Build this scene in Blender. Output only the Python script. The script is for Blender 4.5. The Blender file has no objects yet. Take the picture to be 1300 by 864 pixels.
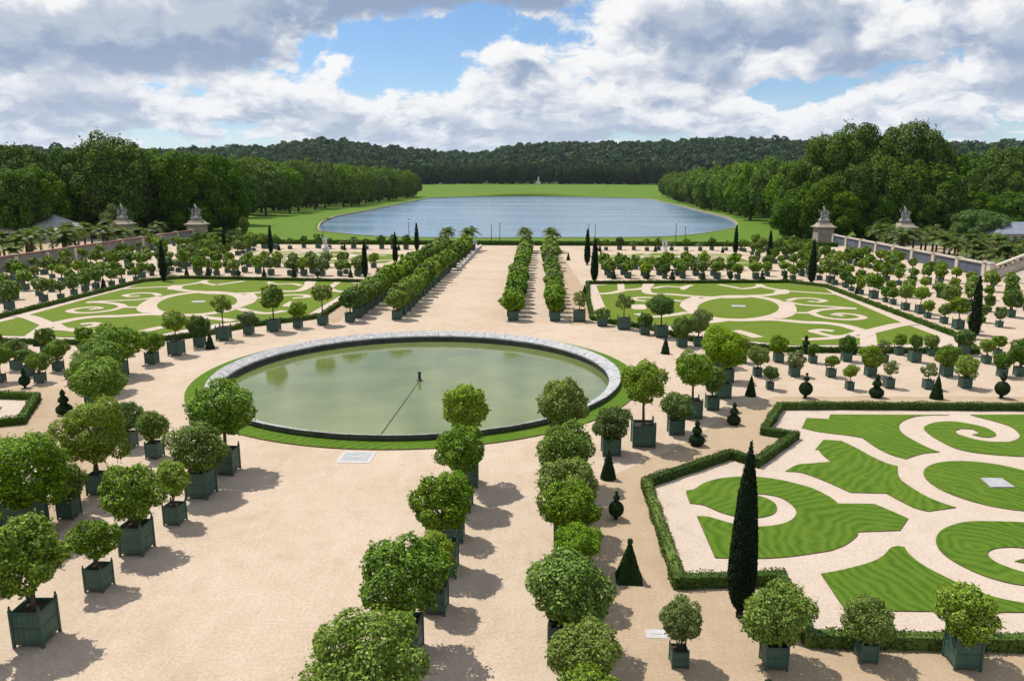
import bpy, math, random
import numpy as np
from mathutils import Vector, Matrix

# ------------------------------------------------------------------ camera, sky, sun, exposure
sc = bpy.context.scene
COL = sc.collection
rad = math.radians

cam_d = bpy.data.cameras.new('camera')
cam_d.sensor_width = 36.0
cam_d.lens = 964.0 / 1300.0 * 36.0
cam_d.clip_start = 0.5
cam_d.clip_end = 20000.0
cam = bpy.data.objects.new('camera', cam_d)
COL.objects.link(cam)
pitch, yaw, roll = math.atan(202.5 / 964.0), -0.0397, 0.0018
F_ = Vector((math.sin(yaw) * math.cos(pitch), math.cos(yaw) * math.cos(pitch), -math.sin(pitch)))
R_ = Vector((math.cos(yaw), -math.sin(yaw), 0.0))
U_ = R_.cross(F_)
R2, U2 = R_ * math.cos(roll) + U_ * math.sin(roll), U_ * math.cos(roll) - R_ * math.sin(roll)
M_ = Matrix((R2, U2, -F_)).transposed().to_4x4()
M_.translation = Vector((0.0, 0.0, 15.0))
cam.matrix_world = M_
sc.camera = cam

SUN_EL = rad(62.0)
SUN_H = Vector((-0.795, 0.606, 0.0)).normalized()        # horizontal direction towards the sun
SUN_DIR = Vector((SUN_H.x * math.cos(SUN_EL), SUN_H.y * math.cos(SUN_EL), math.sin(SUN_EL)))

sun_d = bpy.data.lights.new('sun', 'SUN')
sun_d.energy = 4.9
sun_d.angle = rad(0.53)
sun_d.color = (1.0, 0.955, 0.885)
sun = bpy.data.objects.new('sun', sun_d)
COL.objects.link(sun)
sun.rotation_euler = (-SUN_DIR).to_track_quat('-Z', 'Y').to_euler()

sc.view_settings.view_transform = 'Standard'
sc.view_settings.look = 'None'
sc.view_settings.exposure = -0.03
sc.view_settings.gamma = 1.0
sc.cycles.use_denoising = True
sc.cycles.denoising_prefilter = 'NONE'
sc.cycles.max_bounces = 6
sc.cycles.diffuse_bounces = 3
sc.cycles.glossy_bounces = 3
sc.cycles.transmission_bounces = 4
sc.cycles.transparent_max_bounces = 6
sc.cycles.sample_clamp_indirect = 6.0


class NT:
    """tiny node-graph helper"""
    def __init__(self, tree):
        self.t = tree
        self.n = tree.nodes
        self.l = tree.links

    def new(self, typ, **kw):
        nd = self.n.new(typ)
        for k, v in kw.items():
            setattr(nd, k, v)
        return nd

    def put(self, sock, v):
        if v is None:
            return
        if isinstance(v, bpy.types.NodeSocket):
            self.l.new(v, sock)
        else:
            sock.default_value = v

    def math(self, op, a, b=None, c=None, clamp=False):
        nd = self.new('ShaderNodeMath', operation=op, use_clamp=clamp)
        self.put(nd.inputs[0], a); self.put(nd.inputs[1], b); self.put(nd.inputs[2], c)
        return nd.outputs[0]

    def vmath(self, op, a, b=None):
        nd = self.new('ShaderNodeVectorMath', operation=op)
        self.put(nd.inputs[0], a); self.put(nd.inputs[1], b)
        return nd.outputs['Value'] if op in ('LENGTH', 'DOT_PRODUCT', 'DISTANCE') else nd.outputs[0]

    def xyz(self, x, y, z):
        nd = self.new('ShaderNodeCombineXYZ')
        self.put(nd.inputs[0], x); self.put(nd.inputs[1], y); self.put(nd.inputs[2], z)
        return nd.outputs[0]

    def sep(self, v):
        nd = self.new('ShaderNodeSeparateXYZ'); self.put(nd.inputs[0], v)
        return nd.outputs

    def noise(self, vec, scale, detail=4.0, rough=0.5, dist=0.0, col=False):
        nd = self.new('ShaderNodeTexNoise')
        self.put(nd.inputs['Vector'], vec)
        nd.inputs['Scale'].default_value = scale
        nd.inputs['Detail'].default_value = detail
        nd.inputs['Roughness'].default_value = rough
        nd.inputs['Distortion'].default_value = dist
        return nd.outputs['Color' if col else 'Fac']

    def rng(self, v, a, b, lo=0.0, hi=1.0, smooth=False):
        nd = self.new('ShaderNodeMapRange')
        nd.interpolation_type = 'SMOOTHSTEP' if smooth else 'LINEAR'
        self.put(nd.inputs[0], v)
        for i, q in enumerate((a, b, lo, hi)):
            nd.inputs[1 + i].default_value = q
        return nd.outputs[0]

    def mix(self, f, a, b, blend='MIX'):
        nd = self.new('ShaderNodeMix', data_type='RGBA', blend_type=blend)
        self.put(nd.inputs[0], f)
        for s, v in ((nd.inputs[6], a), (nd.inputs[7], b)):
            if isinstance(v, (tuple, list)) and len(v) == 3:
                v = (*v, 1.0)
            self.put(s, v)
        return nd.outputs[2]

    def bump(self, h, strength, dist=0.05):
        nd = self.new('ShaderNodeBump')
        nd.inputs['Strength'].default_value = strength
        nd.inputs['Distance'].default_value = dist
        self.put(nd.inputs['Height'], h)
        return nd.outputs[0]


# ---- world: daylight sky with broken cumulus
world = bpy.data.worlds.new('World')
sc.world = world
world.use_nodes = True
w = NT(world.node_tree)
w.n.clear()
sky = w.new('ShaderNodeTexSky', sky_type='NISHITA')
sky.sun_disc = False
sky.sun_elevation = SUN_EL
sky.sun_rotation = math.atan2(SUN_H.x, SUN_H.y)
sky.altitude = 100.0
sky.air_density = 1.0
sky.dust_density = 0.3
sky.ozone_density = 2.0
tc = w.new('ShaderNodeTexCoord')
D = w.vmath('NORMALIZE', tc.outputs['Generated'])
dx, dy, dz = w.sep(D)
hl = w.math('SQRT', w.math('ADD', w.math('MULTIPLY', dx, dx), w.math('MULTIPLY', dy, dy)))
hl = w.math('MAXIMUM', hl, 0.001)
ux, uy = w.math('DIVIDE', dx, hl), w.math('DIVIDE', dy, hl)
zc = w.math('MAXIMUM', dz, 0.0)
g = w.math('LOGARITHM', w.math('ADD', zc, 0.13), math.e)
az = w.math('ARCTAN2', dx, dy)


def cloud_field(lift, shift=0.0):
    gz = w.math('ADD', g, lift)
    p = w.xyz(w.math('ADD', w.math('MULTIPLY', ux, 7.4), shift), w.math('MULTIPLY', uy, 7.4), w.math('MULTIPLY', gz, 3.4))
    wob = w.noise(p, 2.6, 3.0, 0.55, col=True)
    p2 = w.vmath('ADD', p, w.vmath('MULTIPLY', w.vmath('SUBTRACT', wob, (0.5, 0.5, 0.5)), (0.40, 0.40, 0.40)))
    big = w.noise(p2, 0.55, 2.0, 0.5)
    det = w.noise(p2, 1.15, 10.0, 0.55)
    low = w.noise(p2, 2.7, 9.0, 0.58)
    fl = w.rng(dz, 0.07, 0.15, 0.62, 0.0, smooth=True)
    det = w.math('ADD', w.math('MULTIPLY', det, w.math('SUBTRACT', 1.0, fl)), w.math('MULTIPLY', low, fl))
    d = w.math('ADD', w.math('MULTIPLY', big, 0.42), w.math('MULTIPLY', det, 0.58))
    # where the large cloud banks and the blue gaps lie (azimuth, elevation, spreads, weight)
    for (a0, e0, sa, se, amp) in CLOUDS:
        q1 = w.math('DIVIDE', w.math('SUBTRACT', az, a0), sa)
        e1 = w.math('DIVIDE', w.math('SUBTRACT', w.math('ADD', zc, lift * 0.2), e0), se)
        r2 = w.math('ADD', w.math('MULTIPLY', q1, q1), w.math('MULTIPLY', e1, e1))
        d = w.math('ADD', d, w.math('MULTIPLY', w.math('EXPONENT', w.math('MULTIPLY', r2, -1.0)), amp))
    return w.math('ADD', d, w.rng(dz, 0.03, 0.15, 0.045, 0.018))


CLOUDS = [(-0.55, 0.160, 0.20, 0.030, 0.10), (-0.35, 0.205, 0.13, 0.030, 0.09), (-0.19, 0.145, 0.080, 0.035, -0.16),
          (-0.13, 0.222, 0.13, 0.010, 0.08), (0.02, 0.130, 0.11, 0.04, 0.09), (0.28, 0.19, 0.16, 0.04, 0.10),
          (0.30, 0.100, 0.06, 0.016, -0.12), (0.52, 0.150, 0.12, 0.05, 0.08), (-0.30, 0.080, 0.35, 0.022, 0.06),
          (0.12, 0.075, 0.2, 0.02, 0.05), (-0.055, 0.185, 0.05, 0.025, -0.12), (-0.64, 0.09, 0.06, 0.012, -0.10), (-0.05, 0.085, 0.05, 0.012, -0.05)]
d0 = cloud_field(0.0)
d1 = cloud_field(0.062, -0.09)
mask = w.rng(d0, 0.468, 0.512, smooth=True)
lit = w.rng(w.math('SUBTRACT', d1, d0), -0.035, 0.06)
deep = w.rng(d1, 0.50, 0.62, smooth=True)
thick = w.math('ADD', w.math('MULTIPLY', lit, 0.34), w.math('MULTIPLY', deep, 0.66), clamp=True)
thick = w.math('MULTIPLY', thick, w.rng(dz, 0.03, 0.15, 0.75, 1.0))
ccol = w.mix(thick, (1.0, 1.0, 1.0), (0.32, 0.41, 0.58))
haze_f = w.math('MULTIPLY', w.math('EXPONENT', w.math('MULTIPLY', zc, -22.0)), 0.85)
mask = w.math('MAXIMUM', mask, haze_f)
ccol = w.mix(w.math('MULTIPLY', haze_f, 0.8), ccol, (0.66, 0.80, 0.99))
bg1 = w.new('ShaderNodeBackground'); w.put(bg1.inputs[0], w.mix(1.0, sky.outputs[0], (0.80, 0.96, 1.12), 'MULTIPLY')); bg1.inputs[1].default_value = 0.115
bg2 = w.new('ShaderNodeBackground'); w.put(bg2.inputs[0], ccol); bg2.inputs[1].default_value = 0.98
mx = w.new('ShaderNodeMixShader'); w.put(mx.inputs[0], mask)
w.l.new(bg1.outputs[0], mx.inputs[1]); w.l.new(bg2.outputs[0], mx.inputs[2])
wo = w.new('ShaderNodeOutputWorld'); w.l.new(mx.outputs[0], wo.inputs[0])
world.cycles.sampling_method = 'MANUAL'
world.cycles.sample_map_resolution = 512

# ------------------------------------------------------------------ materials
MAT = {}


def material(name):
    m = bpy.data.materials.new(name)
    m.use_nodes = True
    k = NT(m.node_tree)
    bs = k.n['Principled BSDF']
    MAT[name] = m
    return m, k, bs


def pos(k):
    return k.new('ShaderNodeNewGeometry').outputs['Position']


def objc(k):
    return k.new('ShaderNodeTexCoord').outputs['Object']


def plain(name, c1, c2, scale=3.0, rough=0.8, bump=0.15, bscale=25.0, spec=0.3, metal=0.0, world_space=False):
    m, k, bs = material(name)
    p = pos(k) if world_space else objc(k)
    n = k.noise(p, scale, 5.0, 0.6)
    k.put(bs.inputs['Base Color'], k.mix(k.rng(n, 0.3, 0.7), c1, c2))
    bs.inputs['Roughness'].default_value = rough
    bs.inputs['Specular IOR Level'].default_value = spec
    bs.inputs['Metallic'].default_value = metal
    if bump:
        k.put(bs.inputs['Normal'], k.bump(k.noise(p, bscale, 4.0, 0.6), bump, 0.03))
    return m


def leafy(name, c1, c2, c3, trans=0.30, rough=0.5, spec=0.22, patch=0.0):
    """c1 dark, c2 main, c3 light: varied leaf by leaf and plant by plant"""
    m, k, bs = material(name)
    geo = k.new('ShaderNodeNewGeometry')
    r = geo.outputs['Random Per Island']
    oi = k.new('ShaderNodeObjectInfo').outputs['Random']
    col = k.mix(k.rng(r, 0.0, 0.65), c1, c2)
    col = k.mix(k.rng(r, 0.7, 1.0), col, c3)
    hs = k.new('ShaderNodeHueSaturation')
    k.put(hs.inputs['Hue'], k.rng(oi, 0.0, 1.0, 0.494, 0.512))
    k.put(hs.inputs['Saturation'], k.rng(k.math('FRACT', k.math('MULTIPLY', oi, 7.31)), 0, 1, 0.86, 1.06))
    k.put(hs.inputs['Value'], k.rng(k.math('FRACT', k.math('MULTIPLY', oi, 3.7)), 0, 1, 0.88, 1.20))
    k.put(hs.inputs['Color'], col)
    c = hs.outputs[0]
    if patch:
        n = k.noise(geo.outputs['Position'], patch, 3.0, 0.6)
        c = k.mix(k.rng(n, 0.35, 0.7, 0.0, 0.5), c, c3)
    k.put(bs.inputs['Base Color'], c)
    bs.inputs['Roughness'].default_value = rough
    bs.inputs['Specular IOR Level'].default_value = spec
    tr = k.new('ShaderNodeBsdfTranslucent')
    k.put(tr.inputs[0], k.mix(1.0, c, (1.35, 1.3, 0.55), 'MULTIPLY'))
    ms = k.new('ShaderNodeMixShader'); ms.inputs[0].default_value = trans
    k.l.new(bs.outputs[0], ms.inputs[1]); k.l.new(tr.outputs[0], ms.inputs[2])
    out = k.n['Material Output']
    k.l.new(ms.outputs[0], out.inputs[0])
    return m


def gravel(name, c1, c2, c3):
    m, k, bs = material(name)
    p = pos(k)
    big = k.noise(p, 0.10, 4.0, 0.55, 0.6)
    mid = k.noise(p, 0.9, 5.0, 0.65)
    st = k.vmath('MULTIPLY', p, (2.6, 0.35, 1.0))
    track = k.noise(st, 0.8, 4.0, 0.6)
    fine = k.noise(p, 9.0, 5.0, 0.8)
    scuff = k.noise(p, 0.42, 6.0, 0.72, 1.2)
    col = k.mix(k.rng(big, 0.32, 0.68), c1, c2)
    col = k.mix(k.rng(scuff, 0.50, 0.72, 0.0, 0.42), col, (0.36, 0.27, 0.19))
    col = k.mix(k.rng(mid, 0.40, 0.75, 0.0, 0.55), col, c3)
    col = k.mix(k.rng(track, 0.52, 0.72, 0.0, 0.35), col, c3)
    col = k.mix(k.rng(fine, 0.32, 0.60, 0.46, 0.0), col, (0.19, 0.14, 0.10))
    k.put(bs.inputs['Base Color'], col)
    bs.inputs['Roughness'].default_value = 0.95
    bs.inputs['Specular IOR Level'].default_value = 0.15
    hgt = k.math('ADD', k.math('MULTIPLY', fine, 0.35), k.math('MULTIPLY', mid, 0.65))
    k.put(bs.inputs['Normal'], k.bump(hgt, 0.45, 0.06))
    return m


def turf(name, c1, c2, c3, stripes=0.0, big=0.05):
    m, k, bs = material(name)
    p = pos(k)
    a = k.noise(p, big, 4.0, 0.6)
    b = k.noise(p, 1.4, 6.0, 0.7)
    f = k.noise(p, 22.0, 4.0, 0.75)
    col = k.mix(k.rng(a, 0.35, 0.65), c1, c2)
    col = k.mix(k.rng(b, 0.45, 0.75, 0.0, 0.6), col, c3)
    e = k.noise(p, 0.35, 5.0, 0.7, 1.0)
    col = k.mix(k.rng(e, 0.50, 0.75, 0.0, 0.55), col, tuple(v * q for v, q in zip(c3, (1.45, 1.12, 1.3))))
    col = k.mix(k.rng(k.noise(p, 4.5, 5.0, 0.75), 0.30, 0.52, 0.5, 0.0), col, tuple(v * 0.6 for v in c1))
    if stripes:
        wv = k.new('ShaderNodeTexWave', wave_type='RINGS', rings_direction='Z')
        off = k.new('ShaderNodeObjectInfo').outputs['Random']
        pv = k.vmath('SUBTRACT', p, k.xyz(k.math('MULTIPLY_ADD', off, 30.0, 0.0), 30.0, 0.0))
        k.put(wv.inputs['Vector'], pv)
        wv.inputs['Scale'].default_value = 0.62
        wv.inputs['Distortion'].default_value = 14.0
        wv.inputs['Detail'].default_value = 2.0
        wv.inputs['Detail Scale'].default_value = 0.6
        col = k.mix(k.rng(wv.outputs['Fac'], 0.0, 1.0, 0.0, stripes), col, c3)
    col = k.mix(k.rng(f, 0.3, 0.7, 0.55, 0.0), col, tuple(v * 0.45 for v in c1))
    k.put(bs.inputs['Base Color'], col)
    bs.inputs['Roughness'].default_value = 0.9
    bs.inputs['Specular IOR Level'].default_value = 0.12
    k.put(bs.inputs['Normal'], k.bump(f, 0.8, 0.05))
    return m


def water(name, base, rip, strength, rough, stretch=(1, 1, 1), rip2=0.0, spec=0.5):
    m, k, bs = material(name)
    p = k.vmath('MULTIPLY', pos(k), stretch)
    n1 = k.noise(p, rip, 4.0, 0.6)
    big = k.noise(p, rip * 0.06, 3.0, 0.55)
    h = n1
    if rip2:
        h = k.math('ADD', n1, k.math('MULTIPLY', k.noise(p, rip2, 3.0, 0.55), 2.0))
    k.put(bs.inputs['Base Color'], k.mix(k.rng(big, 0.35, 0.65), base, tuple(v * 1.25 for v in base)))
    k.put(bs.inputs['Roughness'], k.rng(k.noise(k.vmath('MULTIPLY', p, (0.25, 1.0, 1.0)), rip * 0.05, 4.0, 0.6), 0.35, 0.65, rough * 0.75, rough * 1.35))
    bs.inputs['IOR'].default_value = 1.33
    bs.inputs['Specular IOR Level'].default_value = spec
    nd = k.bump(h, strength, 0.05)
    k.put(bs.inputs['Normal'], nd)
    return m


gravel('gravel', (0.475, 0.362, 0.252), (0.56, 0.448, 0.34), (0.62, 0.51, 0.40))
gravel('ochre_sand', (0.44, 0.33, 0.215), (0.40, 0.295, 0.185), (0.50, 0.395, 0.28))
gravel('pale_path', (0.53, 0.43, 0.34), (0.56, 0.46, 0.37), (0.60, 0.50, 0.42))
turf('lawn', (0.060, 0.138, 0.007), (0.085, 0.168, 0.010), (0.148, 0.240, 0.022), stripes=0.75)
turf('lawn_far', (0.145, 0.212, 0.016), (0.115, 0.182, 0.014), (0.170, 0.228, 0.032))
turf('meadow', (0.095, 0.195, 0.012), (0.125, 0.210, 0.020), (0.165, 0.228, 0.040), big=0.012)
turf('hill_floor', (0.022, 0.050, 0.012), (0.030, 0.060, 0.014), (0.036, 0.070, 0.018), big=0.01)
plain('soil_edge', (0.10, 0.065, 0.035), (0.16, 0.11, 0.06), 4.0, 0.95, 0.3, world_space=True)
water('pool_water', (0.118, 0.148, 0.048), 5.0, 0.07, 0.03, rip2=0.7, spec=0.9)
water('lake_water', (0.115, 0.185, 0.245), 0.6, 0.14, 0.22, stretch=(0.5, 1.0, 1.0), rip2=0.12)
leafy('orange_leaf', (0.032, 0.070, 0.004), (0.152, 0.262, 0.009), (0.330, 0.460, 0.034), 0.28)
leafy('lime_leaf', (0.055, 0.104, 0.005), (0.220, 0.335, 0.011), (0.400, 0.510, 0.038), 0.30)
leafy('dark_leaf', (0.020, 0.048, 0.004), (0.088, 0.178, 0.010), (0.195, 0.310, 0.028), 0.24)
leafy('pale_leaf', (0.050, 0.085, 0.016), (0.165, 0.232, 0.042), (0.340, 0.400, 0.130), 0.28)
leafy('hedge_leaf', (0.018, 0.048, 0.005), (0.060, 0.125, 0.009), (0.160, 0.235, 0.024), 0.22, spec=0.12)
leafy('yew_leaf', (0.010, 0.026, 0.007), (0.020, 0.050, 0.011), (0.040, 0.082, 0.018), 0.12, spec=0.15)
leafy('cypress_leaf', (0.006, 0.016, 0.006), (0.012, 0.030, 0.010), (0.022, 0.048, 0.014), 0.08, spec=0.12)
leafy('forest_leaf', (0.018, 0.044, 0.003), (0.080, 0.160, 0.006), (0.180, 0.280, 0.015), 0.22, spec=0.06)
leafy('lake_tree_leaf', (0.032, 0.070, 0.004), (0.118, 0.210, 0.009), (0.225, 0.320, 0.024), 0.24, spec=0.06)
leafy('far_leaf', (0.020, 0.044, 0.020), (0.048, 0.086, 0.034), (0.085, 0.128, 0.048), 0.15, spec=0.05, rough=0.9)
leafy('palm_leaf', (0.055, 0.090, 0.016), (0.110, 0.165, 0.026), (0.170, 0.215, 0.050), 0.30, spec=0.2)
plain('planter_green', (0.040, 0.086, 0.062), (0.056, 0.114, 0.084), 2.5, 0.55, 0.10, 14.0, 0.35)
plain('planter_iron', (0.034, 0.068, 0.046), (0.046, 0.086, 0.060), 3.0, 0.5, 0.05, 20.0, 0.4)
plain('soil', (0.045, 0.030, 0.020), (0.085, 0.058, 0.038), 9.0, 1.0, 0.6, 18.0, 0.1)
plain('bark', (0.060, 0.045, 0.032), (0.120, 0.095, 0.070), 6.0, 0.95, 0.4, 20.0, 0.15)
plain('basin_stone', (0.24, 0.24, 0.245), (0.52, 0.51, 0.50), 3.0, 0.75, 0.25, 12.0, world_space=True)
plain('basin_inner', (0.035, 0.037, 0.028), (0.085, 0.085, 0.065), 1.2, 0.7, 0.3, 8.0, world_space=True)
plain('wall_stone', (0.42, 0.36, 0.29), (0.55, 0.49, 0.41), 0.8, 0.9, 0.3, 6.0, world_space=True)
plain('pier_stone', (0.27, 0.225, 0.165), (0.40, 0.34, 0.26), 0.7, 0.9, 0.4, 5.0, world_space=True)
plain('statue_stone', (0.20, 0.19, 0.18), (0.34, 0.33, 0.31), 2.0, 0.85, 0.3, 9.0)
plain('marble', (0.55, 0.54, 0.52), (0.72, 0.71, 0.69), 2.0, 0.6, 0.2, 9.0)
plain('wall_render', (0.065, 0.080, 0.110), (0.115, 0.130, 0.165), 0.5, 0.85, 0.3, 5.0, world_space=True)
plain('rust_coping', (0.16, 0.075, 0.055), (0.24, 0.12, 0.09), 0.8, 0.8, 0.2, 5.0, world_space=True)
plain('grey_render', (0.16, 0.155, 0.145), (0.25, 0.24, 0.225), 0.5, 0.9, 0.3, 5.0, world_space=True)
plain('slate', (0.16, 0.18, 0.22), (0.26, 0.28, 0.33), 0.6, 0.5, 0.2, 4.0, 0.5, world_space=True)
plain('zinc_roof', (0.33, 0.35, 0.36), (0.45, 0.47, 0.48), 0.5, 0.45, 0.1, 4.0, 0.5, world_space=True)
plain('iron', (0.02, 0.021, 0.022), (0.04, 0.04, 0.042), 3.0, 0.5, 0.05, 10.0)
plain('lamp_glass', (0.55, 0.56, 0.55), (0.65, 0.65, 0.63), 3.0, 0.3, 0.0)
plain('concrete', (0.42, 0.40, 0.38), (0.55, 0.52, 0.49), 2.0, 0.9, 0.3, 14.0, world_space=True)
plain('slab_grey', (0.30, 0.30, 0.30), (0.42, 0.42, 0.42), 2.0, 0.8, 0.2, 12.0, world_space=True)
plain('asphalt', (0.045, 0.045, 0.047), (0.065, 0.064, 0.062), 0.6, 0.9, 0.3, 12.0, world_space=True)
plain('glass_dark', (0.02, 0.022, 0.025), (0.03, 0.033, 0.036), 2.0, 0.15, 0.0)

# ------------------------------------------------------------------ mesh helpers


def mesh(name, V, Fs, mats=('wall_stone',), midx=None, smooth=False):
    me = bpy.data.meshes.new(name)
    me.from_pydata([tuple(v) for v in V], [], [tuple(f) for f in Fs])
    for m in mats:
        me.materials.append(MAT[m])
    if midx is not None:
        me.polygons.foreach_set('material_index', list(midx))
    if smooth:
        me.polygons.foreach_set('use_smooth', [True] * len(me.polygons))
    me.update()
    return me


def quad_mesh(name, V, mat, nq):
    """V: (4*nq,3) array, each four vertices one quad"""
    me = bpy.data.meshes.new(name)
    me.vertices.add(4 * nq)
    me.vertices.foreach_set('co', V.astype(np.float32).ravel())
    me.loops.add(4 * nq)
    me.loops.foreach_set('vertex_index', np.arange(4 * nq, dtype=np.int32))
    me.polygons.add(nq)
    me.polygons.foreach_set('loop_start', np.arange(0, 4 * nq, 4, dtype=np.int32))
    me.materials.append(MAT[mat])
    me.update(calc_edges=True)
    return me


def obj(name, me, parent=None, loc=(0, 0, 0), rot=0.0, scale=None, **props):
    o = bpy.data.objects.new(name, me)
    COL.objects.link(o)
    o.location = loc
    if rot:
        o.rotation_euler = (0, 0, rot)
    if scale is not None:
        o.scale = scale if isinstance(scale, (tuple, list)) else (scale,) * 3
    if parent is not None:
        o.parent = parent
    for k_, v_ in props.items():
        if v_ is not None:
            o[k_] = v_
    return o


def override(o, mat):
    o.material_slots[0].link = 'OBJECT'
    o.material_slots[0].material = MAT[mat]


class MB:
    """collects boxes, tubes, prisms into one vertex/face list"""
    def __init__(self):
        self.V, self.F, self.M = [], [], []

    def add(self, V, Fs, m=0):
        b = len(self.V)
        self.V += [tuple(v) for v in V]
        self.F += [tuple(i + b for i in f) for f in Fs]
        self.M += [m] * len(Fs)
        return self

    def box(self, x0, x1, y0, y1, z0, z1, m=0):
        V = [(x, y, z) for z in (z0, z1) for y in (y0, y1) for x in (x0, x1)]
        return self.add(V, [(0, 2, 3, 1), (4, 5, 7, 6), (0, 1, 5, 4), (2, 6, 7, 3), (0, 4, 6, 2), (1, 3, 7, 5)], m)

    def tube(self, pts, rads, n=6, m=0, cap=True):
        pts = [Vector(p) for p in pts]
        V, Fs = [], []
        for i, p in enumerate(pts):
            t = (pts[min(i + 1, len(pts) - 1)] - pts[max(i - 1, 0)]).normalized()
            a = t.orthogonal().normalized() if abs(t.z) < 0.9 else Vector((1, 0, 0))
            a = (a - t * a.dot(t)).normalized()
            b = t.cross(a)
            for j in range(n):
                th = 2 * math.pi * j / n
                V.append(p + (a * math.cos(th) + b * math.sin(th)) * rads[i])
        for i in range(len(pts) - 1):
            for j in range(n):
                k2 = (j + 1) % n
                Fs.append((i * n + j, i * n + k2, (i + 1) * n + k2, (i + 1) * n + j))
        if cap:
            Fs.append(tuple(range(n - 1, -1, -1)))
            Fs.append(tuple(range((len(pts) - 1) * n, len(pts) * n)))
        return self.add(V, Fs, m)

    def lathe(self, prof, n=12, m=0, c=(0, 0), ang=0.0):
        V, Fs = [], []
        for r, z in prof:
            for j in range(n):
                th = 2 * math.pi * j / n + ang
                V.append((c[0] + r * math.cos(th), c[1] + r * math.sin(th), z))
        for i in range(len(prof) - 1):
            for j in range(n):
                k2 = (j + 1) % n
                Fs.append((i * n + j, i * n + k2, (i + 1) * n + k2, (i + 1) * n + j))
        Fs.append(tuple(range(n - 1, -1, -1)))
        Fs.append(tuple(range((len(prof) - 1) * n, len(prof) * n)))
        return self.add(V, Fs, m)

    def ball(self, c, r, n=8, k=5, m=0):
        if not isinstance(r, (tuple, list)):
            r = (r, r, r)
        V, Fs = [(c[0], c[1], c[2] - r[2])], []
        for i in range(1, k):
            ph = -math.pi / 2 + math.pi * i / k
            for j in range(n):
                th = 2 * math.pi * j / n
                V.append((c[0] + r[0] * math.cos(ph) * math.cos(th), c[1] + r[1] * math.cos(ph) * math.sin(th), c[2] + r[2] * math.sin(ph)))
        V.append((c[0], c[1], c[2] + r[2]))
        for j in range(n):
            Fs.append((0, 1 + (j + 1) % n, 1 + j))
            Fs.append((len(V) - 1, 1 + (k - 2) * n + j, 1 + (k - 2) * n + (j + 1) % n))
        for i in range(k - 2):
            for j in range(n):
                a = 1 + i * n
                Fs.append((a + j, a + (j + 1) % n, a + n + (j + 1) % n, a + n + j))
        return self.add(V, Fs, m)

    def mesh(self, name, *mats, smooth=False):
        return mesh(name, self.V, self.F, mats, self.M, smooth)


def slab(name, poly, z0, z1, mats):
    """polygon prism: top material 0, sides material 1"""
    n = len(poly)
    V = [(x, y, z1) for x, y in poly] + [(x, y, z0) for x, y in poly]
    area = sum(poly[i][0] * poly[(i + 1) % n][1] - poly[(i + 1) % n][0] * poly[i][1] for i in range(n))
    idx = list(range(n)) if area > 0 else list(range(n - 1, -1, -1))
    Fs = [tuple(idx)]
    for i in range(n):
        a, b = idx[i], idx[(i + 1) % n]
        Fs.append((a, n + a, n + b, b))
    return mesh(name, V, Fs, mats, [0] + [min(1, len(mats) - 1)] * n)


def smooth_poly(pts, closed=True, sub=4, sharp=38.0):
    """Catmull-Rom through gentle bends, corners kept"""
    n = len(pts)
    P = [Vector((p[0], p[1])) for p in pts]
    def corner(i):
        if not closed and i in (0, n - 1):
            return True
        a, b = P[i] - P[(i - 1) % n], P[(i + 1) % n] - P[i]
        if a.length < 1e-6 or b.length < 1e-6:
            return True
        return math.degrees(a.angle(b)) > sharp
    C = [corner(i) for i in range(n)]
    out = []
    for i in range(n if closed else n - 1):
        p1, p2 = P[i], P[(i + 1) % n]
        t1 = (p2 - p1) if C[i] else (p2 - P[(i - 1) % n]) * 0.5
        t2 = (p2 - p1) if C[(i + 1) % n] else (P[(i + 2) % n] - p1) * 0.5
        L = (p2 - p1).length
        for t in (t1, t2):
            if t.length > 1.3 * L:
                t *= 1.3 * L / t.length
        for s in range(sub):
            u = s / sub
            h1, h2, h3, h4 = 2*u**3-3*u**2+1, -2*u**3+3*u**2, u**3-2*u**2+u, u**3-u**2
            out.append(tuple(p1 * h1 + p2 * h2 + t1 * h3 + t2 * h4))
    if not closed:
        out.append(tuple(P[-1]))
    return out


def ribbon(name, pts, width, z, mat):
    P = [Vector(p) for p in smooth_poly(pts, closed=False, sub=5, sharp=75)]
    V, Fs = [], []
    for i, p in enumerate(P):
        t = (P[min(i + 1, len(P) - 1)] - P[max(i - 1, 0)]).normalized()
        nrm = Vector((-t.y, t.x)) * width * 0.5
        V += [(p.x + nrm.x, p.y + nrm.y, z), (p.x - nrm.x, p.y - nrm.y, z)]
    for i in range(len(P) - 1):
        Fs.append((2 * i, 2 * i + 1, 2 * i + 3, 2 * i + 2))
    return mesh(name, V, Fs, (mat,))


def unit(v):
    return v / np.maximum(np.linalg.norm(v, axis=1, keepdims=True), 1e-9)


def leaf_quads(P, N, L, W, rng, fold=0.25, updir=None):
    """a folded leaf (rhombus) at each point P facing N"""
    n = len(P)
    rnd = unit(rng.normal(size=(n, 3)))
    if updir is not None:
        rnd = unit(rnd * 0.35 + updir)
    T = unit(np.cross(np.cross(N, rnd), N))
    B = np.cross(N, T)
    s = rng.uniform(0.7, 1.3, (n, 1))
    l, wd = L * s, W * s
    a = P - T * l * 0.5
    c = P + T * l * 0.5 - N * l * 0.10
    b = P + B * wd * 0.5 + N * wd * fold - T * l * 0.05
    d = P - B * wd * 0.5 + N * wd * fold - T * l * 0.05
    return np.stack([a, b, c, d], 1).reshape(-1, 3)


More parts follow.
